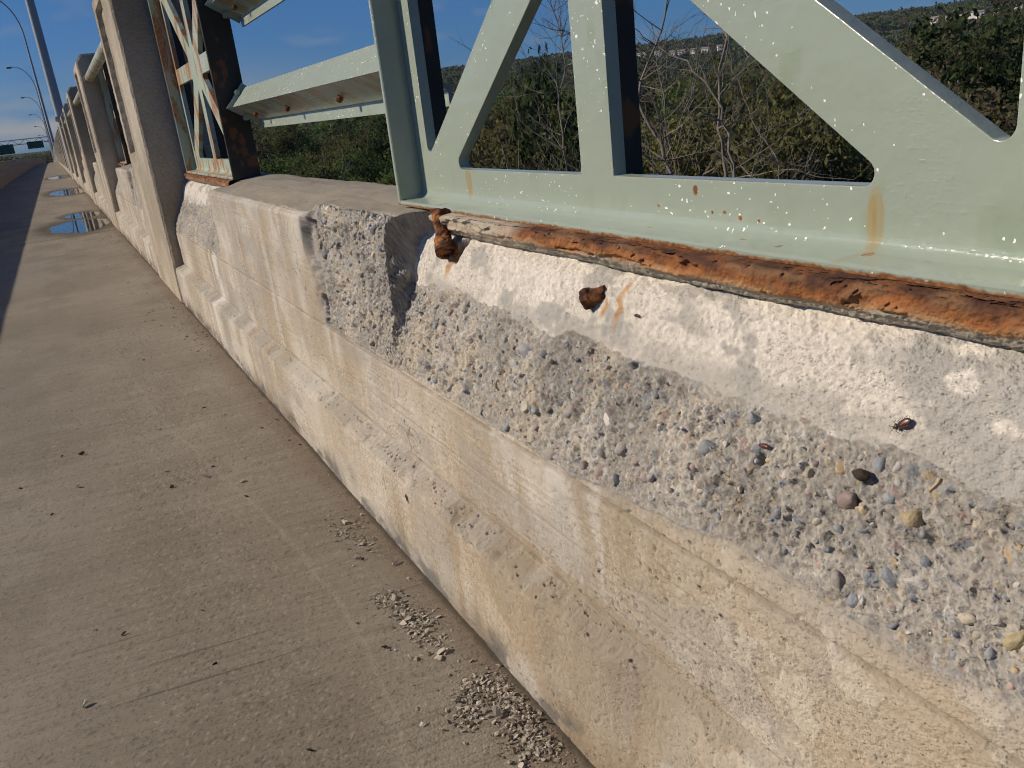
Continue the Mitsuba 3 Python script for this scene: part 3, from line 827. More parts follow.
OPEN = openings()
WEBPOLY = sbox(PY0, .606, PY1, PZ1 - .002)
for h in OPEN:
    WEBPOLY = WEBPOLY.difference(h)


def panel_parts():
    """The parts of one railing panel at the place of the nearest one."""
    parts = []
    web = to_man(plate(WEBPOLY, WEB, WEB + .018, .0016))
    e = 0.2
    cuts = [('bottom_chord', (PY0 - e, .5, PY1 + e, .652)), ('top_chord', (PY0 - e, 1.335, PY1 + e, 1.5)), ('end_post', (PY1 - .049, .652, PY1 + e, 1.335)), ('end_post', (PY0 - e, .652, PY0 + .050, 1.335)),
            ('centre_post', (YC - .035, .652, YC + .035, PZC - .068)), ('centre_post', (YC - .035, PZC + .068, YC + .035, 1.335)),
            ('boss', (YC - .068, PZC - .068, YC + .068, PZC + .068)), ('middle_bar', (PY0 + .05, PZC - .05, YC - .068, PZC + .05)), ('middle_bar', (YC + .068, PZC - .05, PY1 - .049, PZC + .05))]
    rest = web
    for nm, (a, z0, b, z1) in cuts:
        c = m3.Manifold.cube([.2, b - a, z1 - z0]).translate([.5, a, z0])
        piece = rest ^ c
        rest = rest - c
        if piece.num_tri() > 0:
            parts.append((nm, from_man(piece), 35))
    for piece in rest.decompose():
        if piece.volume() > 2e-6:
            parts.append(('diagonal', from_man(piece), 35))
    parts.append(('end_flange', bx(LIP, WEB + .050, PY1 + .0005, PY1 + .0115, PZ0 - .006, PZ1, .0018), False))
    parts.append(('end_flange', bx(LIP, WEB + .050, PY0 - .0115, PY0 - .0005, PZ0 - .006, PZ1, .0018), False))
    # bottom flange with its cove, and the top flange
    arc = [(WEB - .012 + .012 * math.sin(t), .6005 + .012 - .012 * math.cos(t)) for t in np.linspace(0, math.pi / 2, 7)]
    ring = [(LIP, .5925), (LIP - .0005, .5975), (LIP + .002, .6000)] + arc + [(WEB + .0002, .6135), (WEB + .0002, .6057), (WEB + .045, .6057), (WEB + .045, .5925)]
    for nm, flip in (('bottom_flange', 1), ('top_flange', -1)):
        yy = np.linspace(PY0 - .0004, PY1 + .0004, 90)
        r = np.array(ring)
        g = np.stack([np.repeat(r[None, :, 0], len(yy), 0), np.repeat(yy[:, None], len(r), 1), np.repeat(r[None, :, 1], len(yy), 0)], -1)
        if flip < 0:
            g[..., 2] = PZ0 + PZ1 - 0.0 - g[..., 2]
        else:
            g[..., 2] += 0.0014 * (fb(g[..., 1] * 22, g[..., 0] * 9, 1, o=3, seed=150) - .5) * (g[..., 0] < WEB - .01)
        m = tm(g.reshape(-1, 3), rows(g, True))
        ar = 0.5 * np.sum(r[:, 0] * np.roll(r[:, 1], -1) - np.roll(r[:, 0], -1) * r[:, 1]) * flip
        tri = m.triangles_center[:len(r) * 2]; nn = m.face_normals[:len(r) * 2]
        low = np.argmin(tri[:, 0])                                    # the face at the lip looks to the walk
        if nn[low, 0] > 0:
            m = tm(m.vertices, m.faces[:, ::-1])
        parts.append((nm, m, 30))
    for (a, b) in ((YC - .031, YC + .031), (PY1 - .045, PY1 - .0005), (PY0 + .0005, PY0 + .046)):
        parts.append(('rib', bx(WEB + .0182, WEB + .047, a, b, .6062, 1.385, .002), False))
    return parts


def base_strip(y0, y1, seed, ny=420, nt=34):
    """Rust-swollen foot of a panel on its mortar: a lumpy bar along y."""
    yy = np.linspace(y0, y1, ny)
    t = np.linspace(0, 1, nt)
    prof = np.array([(.552, .5935), (.526, .5925), (.515, .5905), (.512, .588), (.5125, .577), (.5145, .570), (.520, .565), (.524, .560), (.534, .5555), (.56, .5555)])
    P = along(prof, t)
    Y, TT = np.meshgrid(yy, t, indexing='ij')
    X, Z = np.repeat(P[None, :, 0], ny, 0), np.repeat(P[None, :, 1], ny, 0)
    lump = 0.0035 * (fb(Y * 18, TT * 3, 1, o=4, seed=seed) - 0.5) + 0.0055 * (fb(Y * 60, TT * 12, 1, o=5, seed=seed + 1) - 0.5) + 0.003 * (fb(Y * 260, TT * 40, 1, o=2, seed=seed + 11) - .5) * (0.4 + sst(.5, .65, TT))
    lay = 0.0045 * sst(.50, .515, fb(Y * 12, TT * 11, 5, o=5, seed=seed + 2)) * sst(.62, .5, TT)
    g = np.stack([X - lump - lay, Y, Z + 0.010 * (fb(Y * 9, 2, 1, o=4, seed=seed + 3) - .5) * TT], -1)
    h = TT + 0.18 * (fb(Y * 24, TT * 4, 3, o=4, seed=seed + 4) - 0.5)
    rusty = sst(y0 + .10, y0 + .04, Y) * 0 + 1
    dark, org, pale, mort = (.070, .032, .020), (.33, .125, .040), (.43, .245, .12), (.34, .305, .25)
    C = lerp(dark, (.165, .066, .028), sst(.35, .65, fb(Y * 50, TT * 10, 2, o=4, seed=seed + 5)))
    C = lerp(C, (.33, .20, .10), 0.3 * sst(.55, .7, fb(Y * 30, TT * 8, 7, o=3, seed=seed + 6)))
    C = lerp(C, org, sst(.36, .46, h) * (0.30 + 0.70 * sst(.3, .7, fb(Y * 70, TT * 3, 4, o=4, seed=seed + 9))))
    C = lerp(C, pale, sst(.45, .51, h) * (0.3 + 0.7 * nz(Y * 28, TT * 2, 8)))
    C = lerp(C, mort, sst(.51, .58, h))
    C = lerp(C, (.17, .145, .11), 0.7 * sst(.55, .72, fb(Y * 110, TT * 16, 2, o=3, seed=seed + 7)) * sst(.58, .68, h))
    crev = sst(.020, .004, np.abs(fb(Y * 13, TT * 13, 6, o=4, seed=seed + 10) - .5)) * sst(.5, .3, TT)
    g[..., 0] += .004 * crev
    C = lerp(C, (.03, .016, .012), .8 * crev)
    C = lerp(C, (.45, .395, .31), 0.85 * sst(.98, 1.06, Y + .10 * (nz(Y * 20, TT * 4, 1) - .5)) * sst(.10, .22, TT) * sst(.62, .5, TT) * (seed == 200))
    m = tm(g.reshape(-1, 3), rows(g))
    n = m.face_normals
    if n[:, 0].mean() > 0:
        m = tm(m.vertices, m.faces[:, ::-1])
    return m, np.clip(C.reshape(-1, 3), .02, .8)


PARTS = panel_parts()
PLY = {}


def panel(dy, label, bsdf, seed, base=(.20, 1.275), group=None, sy=1.0):
    k = thing('railing_panel', label, 'railing panel', group)
    for n, (nm, m, sm) in enumerate(PARTS):
        kk = key_for(f'{k}__{nm}')
        if n not in PLY:
            PLY[n] = mikit.ply(m, smooth=sm)
        mat = 'dark_rusted_iron' if nm == 'rib' or (nm == 'end_flange' and bsdf != 'green_paint' and m.vertices[:, 1].max() < .8) else bsdf
        scene[kk] = {**PLY[n], 'bsdf': {'type': 'ref', 'id': mat}, 'to_world': T().translate([0, dy, float(sag(dy + .9))]).scale([1, sy, 1])}
    if seed:
        m, c = base_strip(base[0] * sy + dy, base[1] * sy + dy, seed, 800 if dy < 1 else 160, 52 if dy < 1 else 20)
        m.vertices[:, 2] += float(sag(dy + .9))
        add('rusted_base', m, 'rust_strip', k, smooth=True, color=c, label='swollen rust and mortar along the foot')
    return k


near_panel = panel(0, 'large pale green iron railing panel with painted white sun glints', 'green_paint', 200)
FAR0 = 4.205 - PY1 - .0115                                          # shift of the second panel: it ends just before the first pillar
panel(FAR0, 'rust-streaked green railing panel standing by the nearest concrete pillar', 'worn_paint', 220, (.312, 1.43))
SB = 0.70
for b in range(1, 8):
    y0, y1 = P1 + PW + BAY * (b - 1), P1 + BAY * b
    for i, yl in enumerate((y0 + .02 - PY0 * SB, y1 - .04 - PY1 * SB)):
        panel(yl, ('first' if i == 0 else 'second') + f' railing panel beyond the {("nearest", "second")[b - 1]} pillar' if b < 3 else 'far green railing panel in the row beyond the third pillar', 'worn_paint', 230 + b if b < 2 else 0, (.312, 1.43), None if b < 3 else 'far green railing panels', SB)

# ------------------------------------------------------------------ rails in the gaps
def rail_parts(y0, y1, dz):
    nose, top, bot, t = (.567, .824 + dz), (.616, .881 + dz), (.647, .777 + dz), .010
    def bar(a, b, th):
        a, b = np.array(a), np.array(b); d = (b - a) / np.linalg.norm(b - a); n = np.array([-d[1], d[0]]) * th
        return [a, b, b + n, a + n]
    def prism(ring, ya, yb):
        pts = np.array([[x, y, z] for y in (ya, yb) for x, z in ring])
        return trimesh.convex.convex_hull(pts)
    up_ = bar(nose, top, -t)
    up_[3] = np.array(nose) + [.0145, .0035]
    lo = [np.array(nose) + [.0006, -.0006], np.array(bot), np.array(bot) + [.0045, .0075], np.array(nose) + [.0150, .0030]]
    lip_ = [(.6492, .749 + dz), (.6560, .749 + dz), (.6560, .783 + dz), (.6492, .776 + dz)]
    return [('upper_face', prism(up_, y0, y1)), ('lower_face', prism(lo, y0, y1)), ('back_lip', prism(lip_, y0 + .0, y1 - .02))], nose


def rail(y0, y1, dz, zs, label, bsdf, full, group=None):
    k = thing('guard_rail', label, 'rail', group)
    ps, nose = rail_parts(y0, y1, dz)
    for nm, m in ps:
        m.apply_translation([0, 0, zs]); add(nm, m, bsdf, k)
    if full:
        # flange plate at the end, following the section, with its bolts
        ring_o = [(.548, .822), (.612, .897), (.628, .884), (.577, .824), (.655, .778), (.646, .762)]
        for a in ((0, 1, 2, 3), (0, 3, 4, 5)):
            pts = np.array([[ring_o[i][0], y, ring_o[i][1] + dz + zs] for y in (y1 - .020, y1 - .004) for i in a])
            add('end_plate', trimesh.convex.convex_hull(pts), bsdf, k)
        for (x, z) in ((.598, .868), (.612, .786)):
            m = trimesh.creation.cylinder(.009, .028, sections=6); m.apply_transform(trimesh.transformations.rotation_matrix(math.pi / 2, [1, 0, 0])); m.apply_translation([x - .008, y1 - .022, z + dz + zs])
            add('bolt', m, bsdf, k)
        for q in (0.06, .52, 1.02, 1.44):                             # rusted bolt ends under the rail
            yb = y0 + q
            c = np.array([.612 if q != 0.06 else .600, yb, .796 + dz + zs])
            dwn = np.array([-.5, 0, -.86])
            m = tube([c - dwn * .004, c + dwn * .006, c + dwn * .012], [.008, .008, .006], 7)
            add('rusted_bolt', m, 'rust', k)
    return k


Y0, Y1 = PY1 + .0118, FAR0 + PY0 - .0118
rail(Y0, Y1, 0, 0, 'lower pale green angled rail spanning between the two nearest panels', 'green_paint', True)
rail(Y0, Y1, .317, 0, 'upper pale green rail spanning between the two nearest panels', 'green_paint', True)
for b in range(1, 8):
    y0, y1 = P1 + PW + BAY * (b - 1), P1 + BAY * b
    ya, yb = y0 + .02 + (PY1 - PY0) * SB + .0118, y1 - .04 - (PY1 - PY0) * SB - .0118
    for dz in (0, .317):
        rail(ya, yb, dz, float(sag(ya)), ('lower' if dz == 0 else 'upper') + ' green rail between the panels beyond the nearest pillar' if b == 1 else 'far green rail spanning between panels', 'worn_paint', False, None if b == 1 else 'far green rails')
for b in range(1, 12):                                                # the round hand rail from pillar to pillar
    y0, y1 = P1 + PW + BAY * (b - 1), P1 + BAY * b
    kp = thing('pipe_rail', 'round grey-green pipe rail running to the second concrete pillar' if b == 1 else 'far round pipe rail running between two pillars', 'rail', None if b == 1 else 'far round pipe rails')
    z = 1.315 + float(sag(y0))
    add('pipe', tube([[.452, y0 - .01, z], [.452, (y0 + y1) / 2, z], [.452, y1 + .01, z]], [.036] * 3, 20), 'worn_paint', kp, smooth=40)
    add('collar', tube([[.452, y1 - .045, z], [.452, y1 - .002, z]], [.047] * 2, 20), 'worn_paint', kp, smooth=40)

# ------------------------------------------------------------------ rusted anchors in the mortar
def lumpy(mesh, amp, freq, seed):
    v = mesh.vertices
    n = np.stack([meshkit.fbm(v * freq + 7 * q, 3, seed + q) - .5 for q in range(3)], -1)
    return tm(v + n * amp, mesh.faces)


def wall_at(y, z):
    i = np.argmin(np.abs(G[:, 200, 1] - y))
    j = np.argmin(np.abs(G[i, 250:480, 2] - z) + 10 * (GZ[i, 250:480] == 4)) + 250
    return G[i, j], GN[i, j]


ka = thing('rusted_anchor', 'rust-eaten anchor hanging from the railing panel into a hole in mortar', 'anchor')
th = np.linspace(0, 1, 22)[:, None]
pa, pb = np.array([.522, 1.246, .594]), np.array([.500, 1.203, .541])
path = pa * (1 - th) + pb * th + np.array([0, .010, 0]) * np.sin(th * math.pi * 1.0)
rad = np.interp(th[:, 0], [0, .15, .45, .7, .9, 1], [.021, .018, .011, .012, .0155, .0165])
m = tube(path, rad, 16); m = m.subdivide().subdivide()
add('shank', lumpy(m, .008, 85, 301), 'rust', ka, smooth=True)
ring = trimesh.creation.annulus(.0125, .0185, .012, sections=20)
R_ = trimesh.geometry.align_vectors([0, 0, 1], (pb - pa) / np.linalg.norm(pb - pa))
ring = ring.subdivide(); ring.apply_transform(R_); ring.apply_translation(pb)
add('sleeve', lumpy(ring, .005, 110, 303), 'rust', ka, smooth=True)
kb = thing('rusted_bolt_stub', 'rusted bolt stub sticking out of the pale mortar', 'bolt')
c, n = wall_at(.793, .528)
ax = np.array([-.62, .72, -.22]); ax /= np.linalg.norm(ax)
m = tube([c - ax * .012, c + ax * .004, c + ax * .012], [.0098, .0098, .0092], 12).subdivide()
add('shank', lumpy(m, .003, 140, 305), 'rust', kb, smooth=True)
m = tube([c + ax * .006, c + ax * .008, c + ax * .0155, c + ax * .017], [.0115, .013, .013, .0115], 6).subdivide().subdivide()
add('head', lumpy(m, .0022, 150, 307), 'rust', kb, smooth=40)

# ------------------------------------------------------------------ small things on the wall and the walk
def bug(y, z, turn, label, size=.0135):
    c, n = wall_at(y, z)
    n = n / np.linalg.norm(n)
    d = np.array([0, 1, 0]) - n * n[1]; d /= np.linalg.norm(d)
    e = np.cross(n, d)
    d, e = d * math.cos(turn) + e * math.sin(turn), -d * math.sin(turn) + e * math.cos(turn)
    L = size / 2
    def at(a, b, h): return c + d * a * L + e * b * L + n * (h * L + .0006)
    k = thing('boxelder_bug', label, 'insect')
    def blob(cx, rx, ry, rz, h):
        m = trimesh.creation.icosphere(2, 1.0); v = m.vertices
        taper = 1 - 0.22 * v[:, 0]
        return tm(np.array([at(cx + q[0] * rx, q[1] * ry * t, h + q[2] * rz) for q, t in zip(v, taper)]), m.faces), v
    m, v = blob(-.2, .80, .42, .22, .38)
    col = np.where((np.abs(np.abs(v[:, 1]) - .80) < .10)[:, None] | ((np.abs(v[:, 1] - v[:, 0] * .9) < .09) & (v[:, 2] > 0))[:, None], (.34, .06, .02), (.035, .028, .026))
    add('body', m, 'bug_shell', k, smooth=True, color=col)
    m, v = blob(.68, .20, .30, .17, .40)
    add('thorax', m, 'bug_shell', k, smooth=True, color=np.where((np.abs(v[:, 1]) < .15)[:, None], (.3, .05, .02), (.03, .025, .025)))
    m, v = blob(.93, .12, .15, .12, .38)
    add('head', m, 'bug_shell', k, smooth=True, color=np.tile([.03, .025, .025], (len(v), 1)))
    for s in (-1, 1):
        for a, b in ((.6, .95), (.2, .25), (-.1, -.75)):
            p = [at(a, .2 * s, .35), at((a + b) / 2, .45 * s, .42), at(b * .8, .68 * s, .02)]
            add('leg', tube(p, [.00022, .0002, .00015], 5), 'dark_crumb', k)
        add('antenna', tube([at(1.0, .08 * s, .4), at(1.25, .28 * s, .55), at(1.5, .35 * s, .40)], [.00022, .0002, .00015], 5), 'dark_crumb', k)


bug(.379, .497, .63, 'black and red bug on the pale mortar near the aggregate edge', .0155)
def seed(y, z, L, turn, label, col):
    c, n = wall_at(y, z)
    m = trimesh.creation.icosphere(2, 1.0); m.vertices *= [L, L * .36, L * .3]
    m = lumpy(m, L * .25, 1.3 / L, 321)
    d = np.array([0, 1, 0]) - n * n[1]; d /= np.linalg.norm(d); e = np.cross(n, d)
    B = np.stack([d * math.cos(turn) + e * math.sin(turn), -d * math.sin(turn) + e * math.cos(turn), n], 1)
    add('dry_seed', tm(m.vertices @ B.T + c + n * L * .25, m.faces), 'bug_shell', smooth=True, color=np.tile(col, (len(m.vertices), 1)), cat='seed', label=label)


seed(.497, .448, .0062, .1, 'reddish dark seed husk lying low among the bare stones', [.09, .03, .022])
seed(.712, .519, .0048, .0, 'dark seed husk on the mortar beneath the rusted panel foot', [.05, .03, .025])
c, n = wall_at(.397, .456)
m = trimesh.creation.icosphere(2, .0065); m.vertices *= [.7, 1.15, .8]
add('charred_crumb', lumpy(tm(m.vertices + c + n * .003, m.faces), .004, 180, 311), 'dark_crumb', smooth=True, cat='crumb', label='black crumb lodged among the stones of the broken band')


def ground(x, y):
    return 0.0


def chip_mesh(r, rr, flat=.4):
    p = rr.normal(size=(9, 3)); p /= np.linalg.norm(p, axis=1, keepdims=True)
    p *= [1, rr.uniform(.55, .9), flat]
    m = trimesh.convex.convex_hull(p * r)
    a = rr.uniform(0, 2 * math.pi); q = trimesh.transformations.euler_matrix(rr.normal() * .3, rr.normal() * .3, a)[:3, :3]
    v = m.vertices @ q.T
    v[:, 2] -= v[:, 2].min() + r * .1
    return v, m.faces


def pile(name, label, centres, n, rmin, rmax, seed):
    rr = np.random.default_rng(seed)
    V, Fc, Cc, o = [], [], [], 0
    for _ in range(n):
        cx, cy, sx, sy = centres[rr.integers(0, len(centres))]
        k_ = 1.15 if rr.random() < .8 else 2.6
        x, y = cx + rr.normal() * sx * k_, cy + rr.normal() * sy * k_
        if x > .378: continue
        r = rmin + (rmax - rmin) * rr.random() ** 2.5
        v, f = chip_mesh(r, rr, .28)
        V.append(v + [x, y, .0005]); Fc.append(f + o); o += len(v)
        t = rr.random()
        c = np.array((.37, .325, .255) if t < .55 else (.48, .435, .36) if t < .80 else (.17, .125, .085)) * rr.uniform(.75, 1.1)
        Cc.append(np.repeat(c[None], len(v), 0))
    add(name, tm(np.vstack(V), np.vstack(Fc)), 'stone', color=np.vstack(Cc), kind='stuff', cat='rubble', label=label)


pile('concrete_crumbs', 'pale concrete crumbs heaped by the wall foot, the largest patch', [(.335, .885, .013, .018), (.352, .845, .010, .018), (.318, .90, .012, .014), (.345, .80, .012, .016), (.335, .765, .010, .014), (.358, .76, .007, .02), (.36, .875, .006, .015), (.30, .862, .010, .010)], 1900, .0008, .0056, 401)
pile('concrete_crumbs', 'scattered concrete crumbs beside the wall foot, the middle patch', [(.312, 1.165, .008, .020), (.322, 1.12, .008, .016), (.336, 1.095, .008, .018), (.316, 1.075, .007, .012), (.325, 1.03, .010, .012), (.30, 1.19, .008, .012)], 1000, .0008, .0054, 402)
pile('concrete_crumbs', 'thin scatter of concrete crumbs farthest along the walk', [(.312, 1.49, .012, .022), (.338, 1.43, .010, .022), (.325, 1.46, .02, .04)], 520, .0007, .0040, 403)
pile('sand_grit', 'loose grit lying in the angle of wall and walk', [(.365, y, .012, .12) for y in np.arange(.7, 4, .22)] + [(.2, 1.3, .12, .3), (.33, 2.6, .05, .5), (.1, 2.2, .2, .6)], 3000, .0005, .0022, 404)
pile('wall_foot_debris', 'brown debris along the wall foot before the nearest pillar', [(.33, 3.4, .03, .3), (.30, 4.2, .05, .3), (.32, 7.2, .05, .5), (.28, 8.0, .07, .3)], 420, .002, .009, 405)
rr = np.random.default_rng(77)
for i in range(26):                                                   # single larger flakes
    x, y = (.325 + rr.normal() * .025, rr.uniform(.76, 1.55)) if i < 18 else (rr.uniform(-.2, .3), rr.uniform(1.2, 2.8))
    v, f = chip_mesh(rr.uniform(.006, .0105), rr, .35)
    c = np.array((.52, .46, .37)) * rr.uniform(.7, 1.1)
    add('concrete_flake', tm(v + [min(x, .372), y, .001], f), 'stone', color=np.repeat(c[None], len(v), 0), cat='flake', group='loose concrete flakes on the sidewalk', label='single larger flake of concrete lying on the sidewalk')


def onz(px, py):
    d_ = _R @ np.array([px - 512, py - 384, _F]); return eye[:2] + d_[:2] * (-H / d_[2])


for px, py in [(204, 408), (62, 457), (82, 455), (20, 489), (52, 515), (124, 635), (262, 428), (213, 467), (247, 497), (172, 488), (310, 752), (363, 560), (215, 665), (160, 430), (300, 445), (290, 441), (384, 648)]:
    x, y = onz(px, py)
    v, f = chip_mesh(rr.uniform(.0028, .0052) * (1 + .25 * y), rr, .35)
    v[:, 0] *= 1.2
    add('dry_leaf_crumb', tm(v + [x, y, .001], f), 'dark_crumb', cat='leaf crumb', group='dark leaf crumbs on the sidewalk', label='small dark dry leaf crumb on the sidewalk')

# ------------------------------------------------------------------ lamp posts, sign gantry
for i, kk in enumerate((5, 20, 35, 50, 65, 80, 95)):
    y = P1 + .50 + BAY * kk; s = float(sag(y))
    k = thing('street_lamp', ['thick tapered lamp post nearest along the parapet', 'second lamp post along the bridge, its curved arm over the road', 'third lamp post along the bridge with a curved arm'][i] if i < 3 else 'far lamp post with curved arm in the row along the bridge', 'street lamp', None if i < 3 else 'far street lamps along the bridge')
    add('pole', tube([[.475, y, s], [.475, y, s + 5], [.475, y, s + 10.8]], [.125, .10, .065], 16), 'lamp_paint', k, smooth=40)
    t = np.linspace(0, 1, 18)
    ax_ = .475 - 2.2 * (1 - np.cos(t * math.pi / 2)); az_ = 10.8 + 3.4 * np.sin(t * math.pi / 2)
    add('arm', tube(np.stack([np.r_[ax_, -2.0], np.full(19, y), s + np.r_[az_, 14.22]], 1), np.r_[np.linspace(.064, .045, 18), .04], 12), 'lamp_paint', k, smooth=40)
    add('lamp_head', bx(-2.75, -1.95, y - .17, y + .17, s + 14.10, s + 14.30, .05), 'pole_metal', k)
    add('lens', bx(-2.65, -2.1, y - .12, y + .12, s + 14.05, s + 14.098, .01), 'lamp_glass', k)
    add('base', bx(.32, .63, y - .15, y + .15, s + 1.50, s + 1.62, .02), 'pole_metal', k)

gy = 262.0; gs = float(sag(gy))
k = thing('sign_gantry', 'overhead gantry of green road signs far down the bridge', 'road sign')
for x in (-16.2, 1.4):
    add('post', tube([[x, gy, gs - 1], [x, gy, gs + 7.4]], [.22, .2], 10), 'galvanised', k)
for z in (gs + 6.0, gs + 7.2):
    add('chord', tube([[-16.2, gy, z], [1.4, gy, z]], [.11, .11], 8), 'galvanised', k)
for i in range(11):
    x = -16.2 + 1.6 * i
    add('brace', tube([[x, gy, gs + 6.0], [x + 1.6, gy, gs + 7.2 if i % 2 == 0 else gs + 6.0]] if i % 2 == 0 else [[x, gy, gs + 7.2], [x + 1.6, gy, gs + 6.0]], [.07, .07], 6), 'galvanised', k)
for (a, b, z0, z1) in ((-13.6, -8.0, 3.9, 6.3), (-4.8, -1.0, 4.6, 6.4)):
    add('sign_panel', bx(a, b, gy - .3, gy - .16, gs + z0, gs + z1, .02), 'sign_green', k)

# ------------------------------------------------------------------ valley, hill, houses
def hill_top(az):
    return 50 * (0.08 + 0.92 * sst(8, 21, az)) * (1 - 0.15 * sst(70, 110, az)) * sst(-80, -10, az) + 7 * (fb(az * .12, 1, 1, o=3, seed=500) - .5)


def terrain_z(x, y):
    r = np.hypot(x, y); az = np.degrees(np.arctan2(x, y))
    t = sst(620, 1480, r)
    return -10.5 + (10.5 + hill_top(az)) * t + 3.0 * (fb(x * .012, y * .012, 3, o=3, seed=501) - .5) - 8 * sst(1600, 2600, r)


rr_ = np.r_[0.5, np.geomspace(4, 4500, 90)]
aa = np.radians(np.linspace(-180, 180, 181))
RR, AA = np.meshgrid(rr_, aa, indexing='ij')
X_, Y_ = RR * np.sin(AA), RR * np.cos(AA)
g = np.stack([X_, Y_, terrain_z(X_, Y_)], -1)
f = rows(g)
mt = tm(g.reshape(-1, 3), f)
if mt.face_normals[:, 2].mean() < 0:
    mt = tm(mt.vertices, mt.faces[:, ::-1])
add('valley_ground', mt, 'soil', smooth=True, kind='structure', label='wooded valley floor rising to the hill')

CROWN_COL = dict(green=((.05, .085, .028), (.15, .20, .065)), olive=((.06, .065, .03), (.15, .145, .06)), brown=((.075, .066, .040), (.15, .128, .075)), yellow=((.11, .115, .035), (.24, .22, .075)), dark=((.025, .04, .018), (.065, .085, .035)))


CROWN_COL = {k: tuple(tuple(1.2 * x for x in c) for c in v) for k, v in CROWN_COL.items()}


def crown(seed, n_cl, per, leaf, rx, rz, col, h0):
    """Leaves in clumps through the volume of an uneven crown; base of the tree at the origin."""
    r = np.random.default_rng(seed)
    d = r.normal(size=(n_cl, 3)); d /= np.linalg.norm(d, axis=1, keepdims=True)
    rad = r.random(n_cl) ** .45
    lob = 0.62 + 0.75 * meshkit.noise(d * 1.6 + seed, 2)
    cc = d * (rad * lob)[:, None] * [rx, rx, rz] + [0, 0, h0]
    cr = r.uniform(.13, .30, n_cl) * rx
    i = np.repeat(np.arange(n_cl), per)
    p = cc[i] + r.normal(size=(len(i), 3)) * cr[i][:, None] * .6 * [1, 1, .7]
    u = r.normal(size=(len(i), 3)); u /= np.linalg.norm(u, axis=1, keepdims=True)
    w = np.cross(u, r.normal(size=(len(i), 3))); w /= np.linalg.norm(w, axis=1, keepdims=True)
    s = leaf * r.uniform(.6, 1.3, len(i))[:, None]
    V = np.stack([p - u * s, p + w * s * .45, p + u * s, p - w * s * .45], 1).reshape(-1, 3)
    k = np.arange(len(i)) * 4
    Fc = np.vstack([np.stack([k, k + 1, k + 2], 1), np.stack([k, k + 2, k + 3], 1)])
    t = np.clip(r.random(n_cl)[i] * .7 + r.random(len(i)) * .3, 0, 1)
    C = lerp(col[0], col[1], t)
    return tm(V, Fc), np.repeat(C, 4, 0)


def limbs(seed, h, r0, spread, depth, start=None, lean=(0, 0)):
    """A branching tree skeleton as one mesh."""
    r = np.random.default_rng(seed)
    out = []

    def grow(p, d, L, rad, lev):
        n = 5 if lev < 2 else 4
        path = [p]
        for _ in range(n):
            d = d + r.normal(size=3) * .13 + np.array([0, 0, .06]); d /= np.linalg.norm(d)
            path.append(path[-1] + d * L / n)
        out.append(tube(path, np.linspace(rad, rad * .55, n + 1), 7 if lev < 2 else 4, cap=False))
        if lev >= depth: return
        for q in range(r.integers(2, 5) if lev else r.integers(3, 5)):
            at = path[int(r.integers(2, n + 1))]
            k = r.normal(size=3); k -= d * (k @ d); k /= np.linalg.norm(k)
            a = r.uniform(.35, .85) * spread
            grow(at, d * math.cos(a) + k * math.sin(a), L * r.uniform(.5, .72), rad * r.uniform(.4, .58), lev + 1)
        grow(path[-1], d, L * .6, rad * .55, lev + 1)
    grow(np.array(start if start is not None else (0, 0, 0), float), np.array([lean[0], lean[1], 1.0]) / np.linalg.norm([lean[0], lean[1], 1.0]), h * .45, r0, 0)
    return trimesh.util.concatenate(out)


def group_of(name, mesh, bsdf, color=None, smooth=False):
    scene[name] = {'type': 'shapegroup', 'shape': mikit.ply(mesh, bsdf, smooth=smooth, color=color)}


TYPES = ['green', 'olive', 'brown', 'yellow', 'dark', 'green', 'olive']
for i, c in enumerate(TYPES):
    m, col = crown(600 + i, 85, 74, .15, 2.9, 3.6, CROWN_COL[c], 5.6)
    group_of(f'crown_group_{i}', m, 'leaf', col)
    group_of(f'trunk_group_{i}', limbs(620 + i, 9.5, .16, 1.0, 2), 'bark')
    m, col = crown(640 + i, 70, 9, .55, 3.4, 4.4, CROWN_COL[c], 6.0)
    group_of(f'far_crown_group_{i}', m, 'leaf', col)


def inst(key, grp, x, y, z, s, rot, sz=None):
    scene[key] = {'type': 'instance', 'shapegroup': {'type': 'ref', 'id': grp}, 'to_world': T().translate([x, y, z]).rotate([0, 0, 1], rot).scale([s, s, sz or s])}


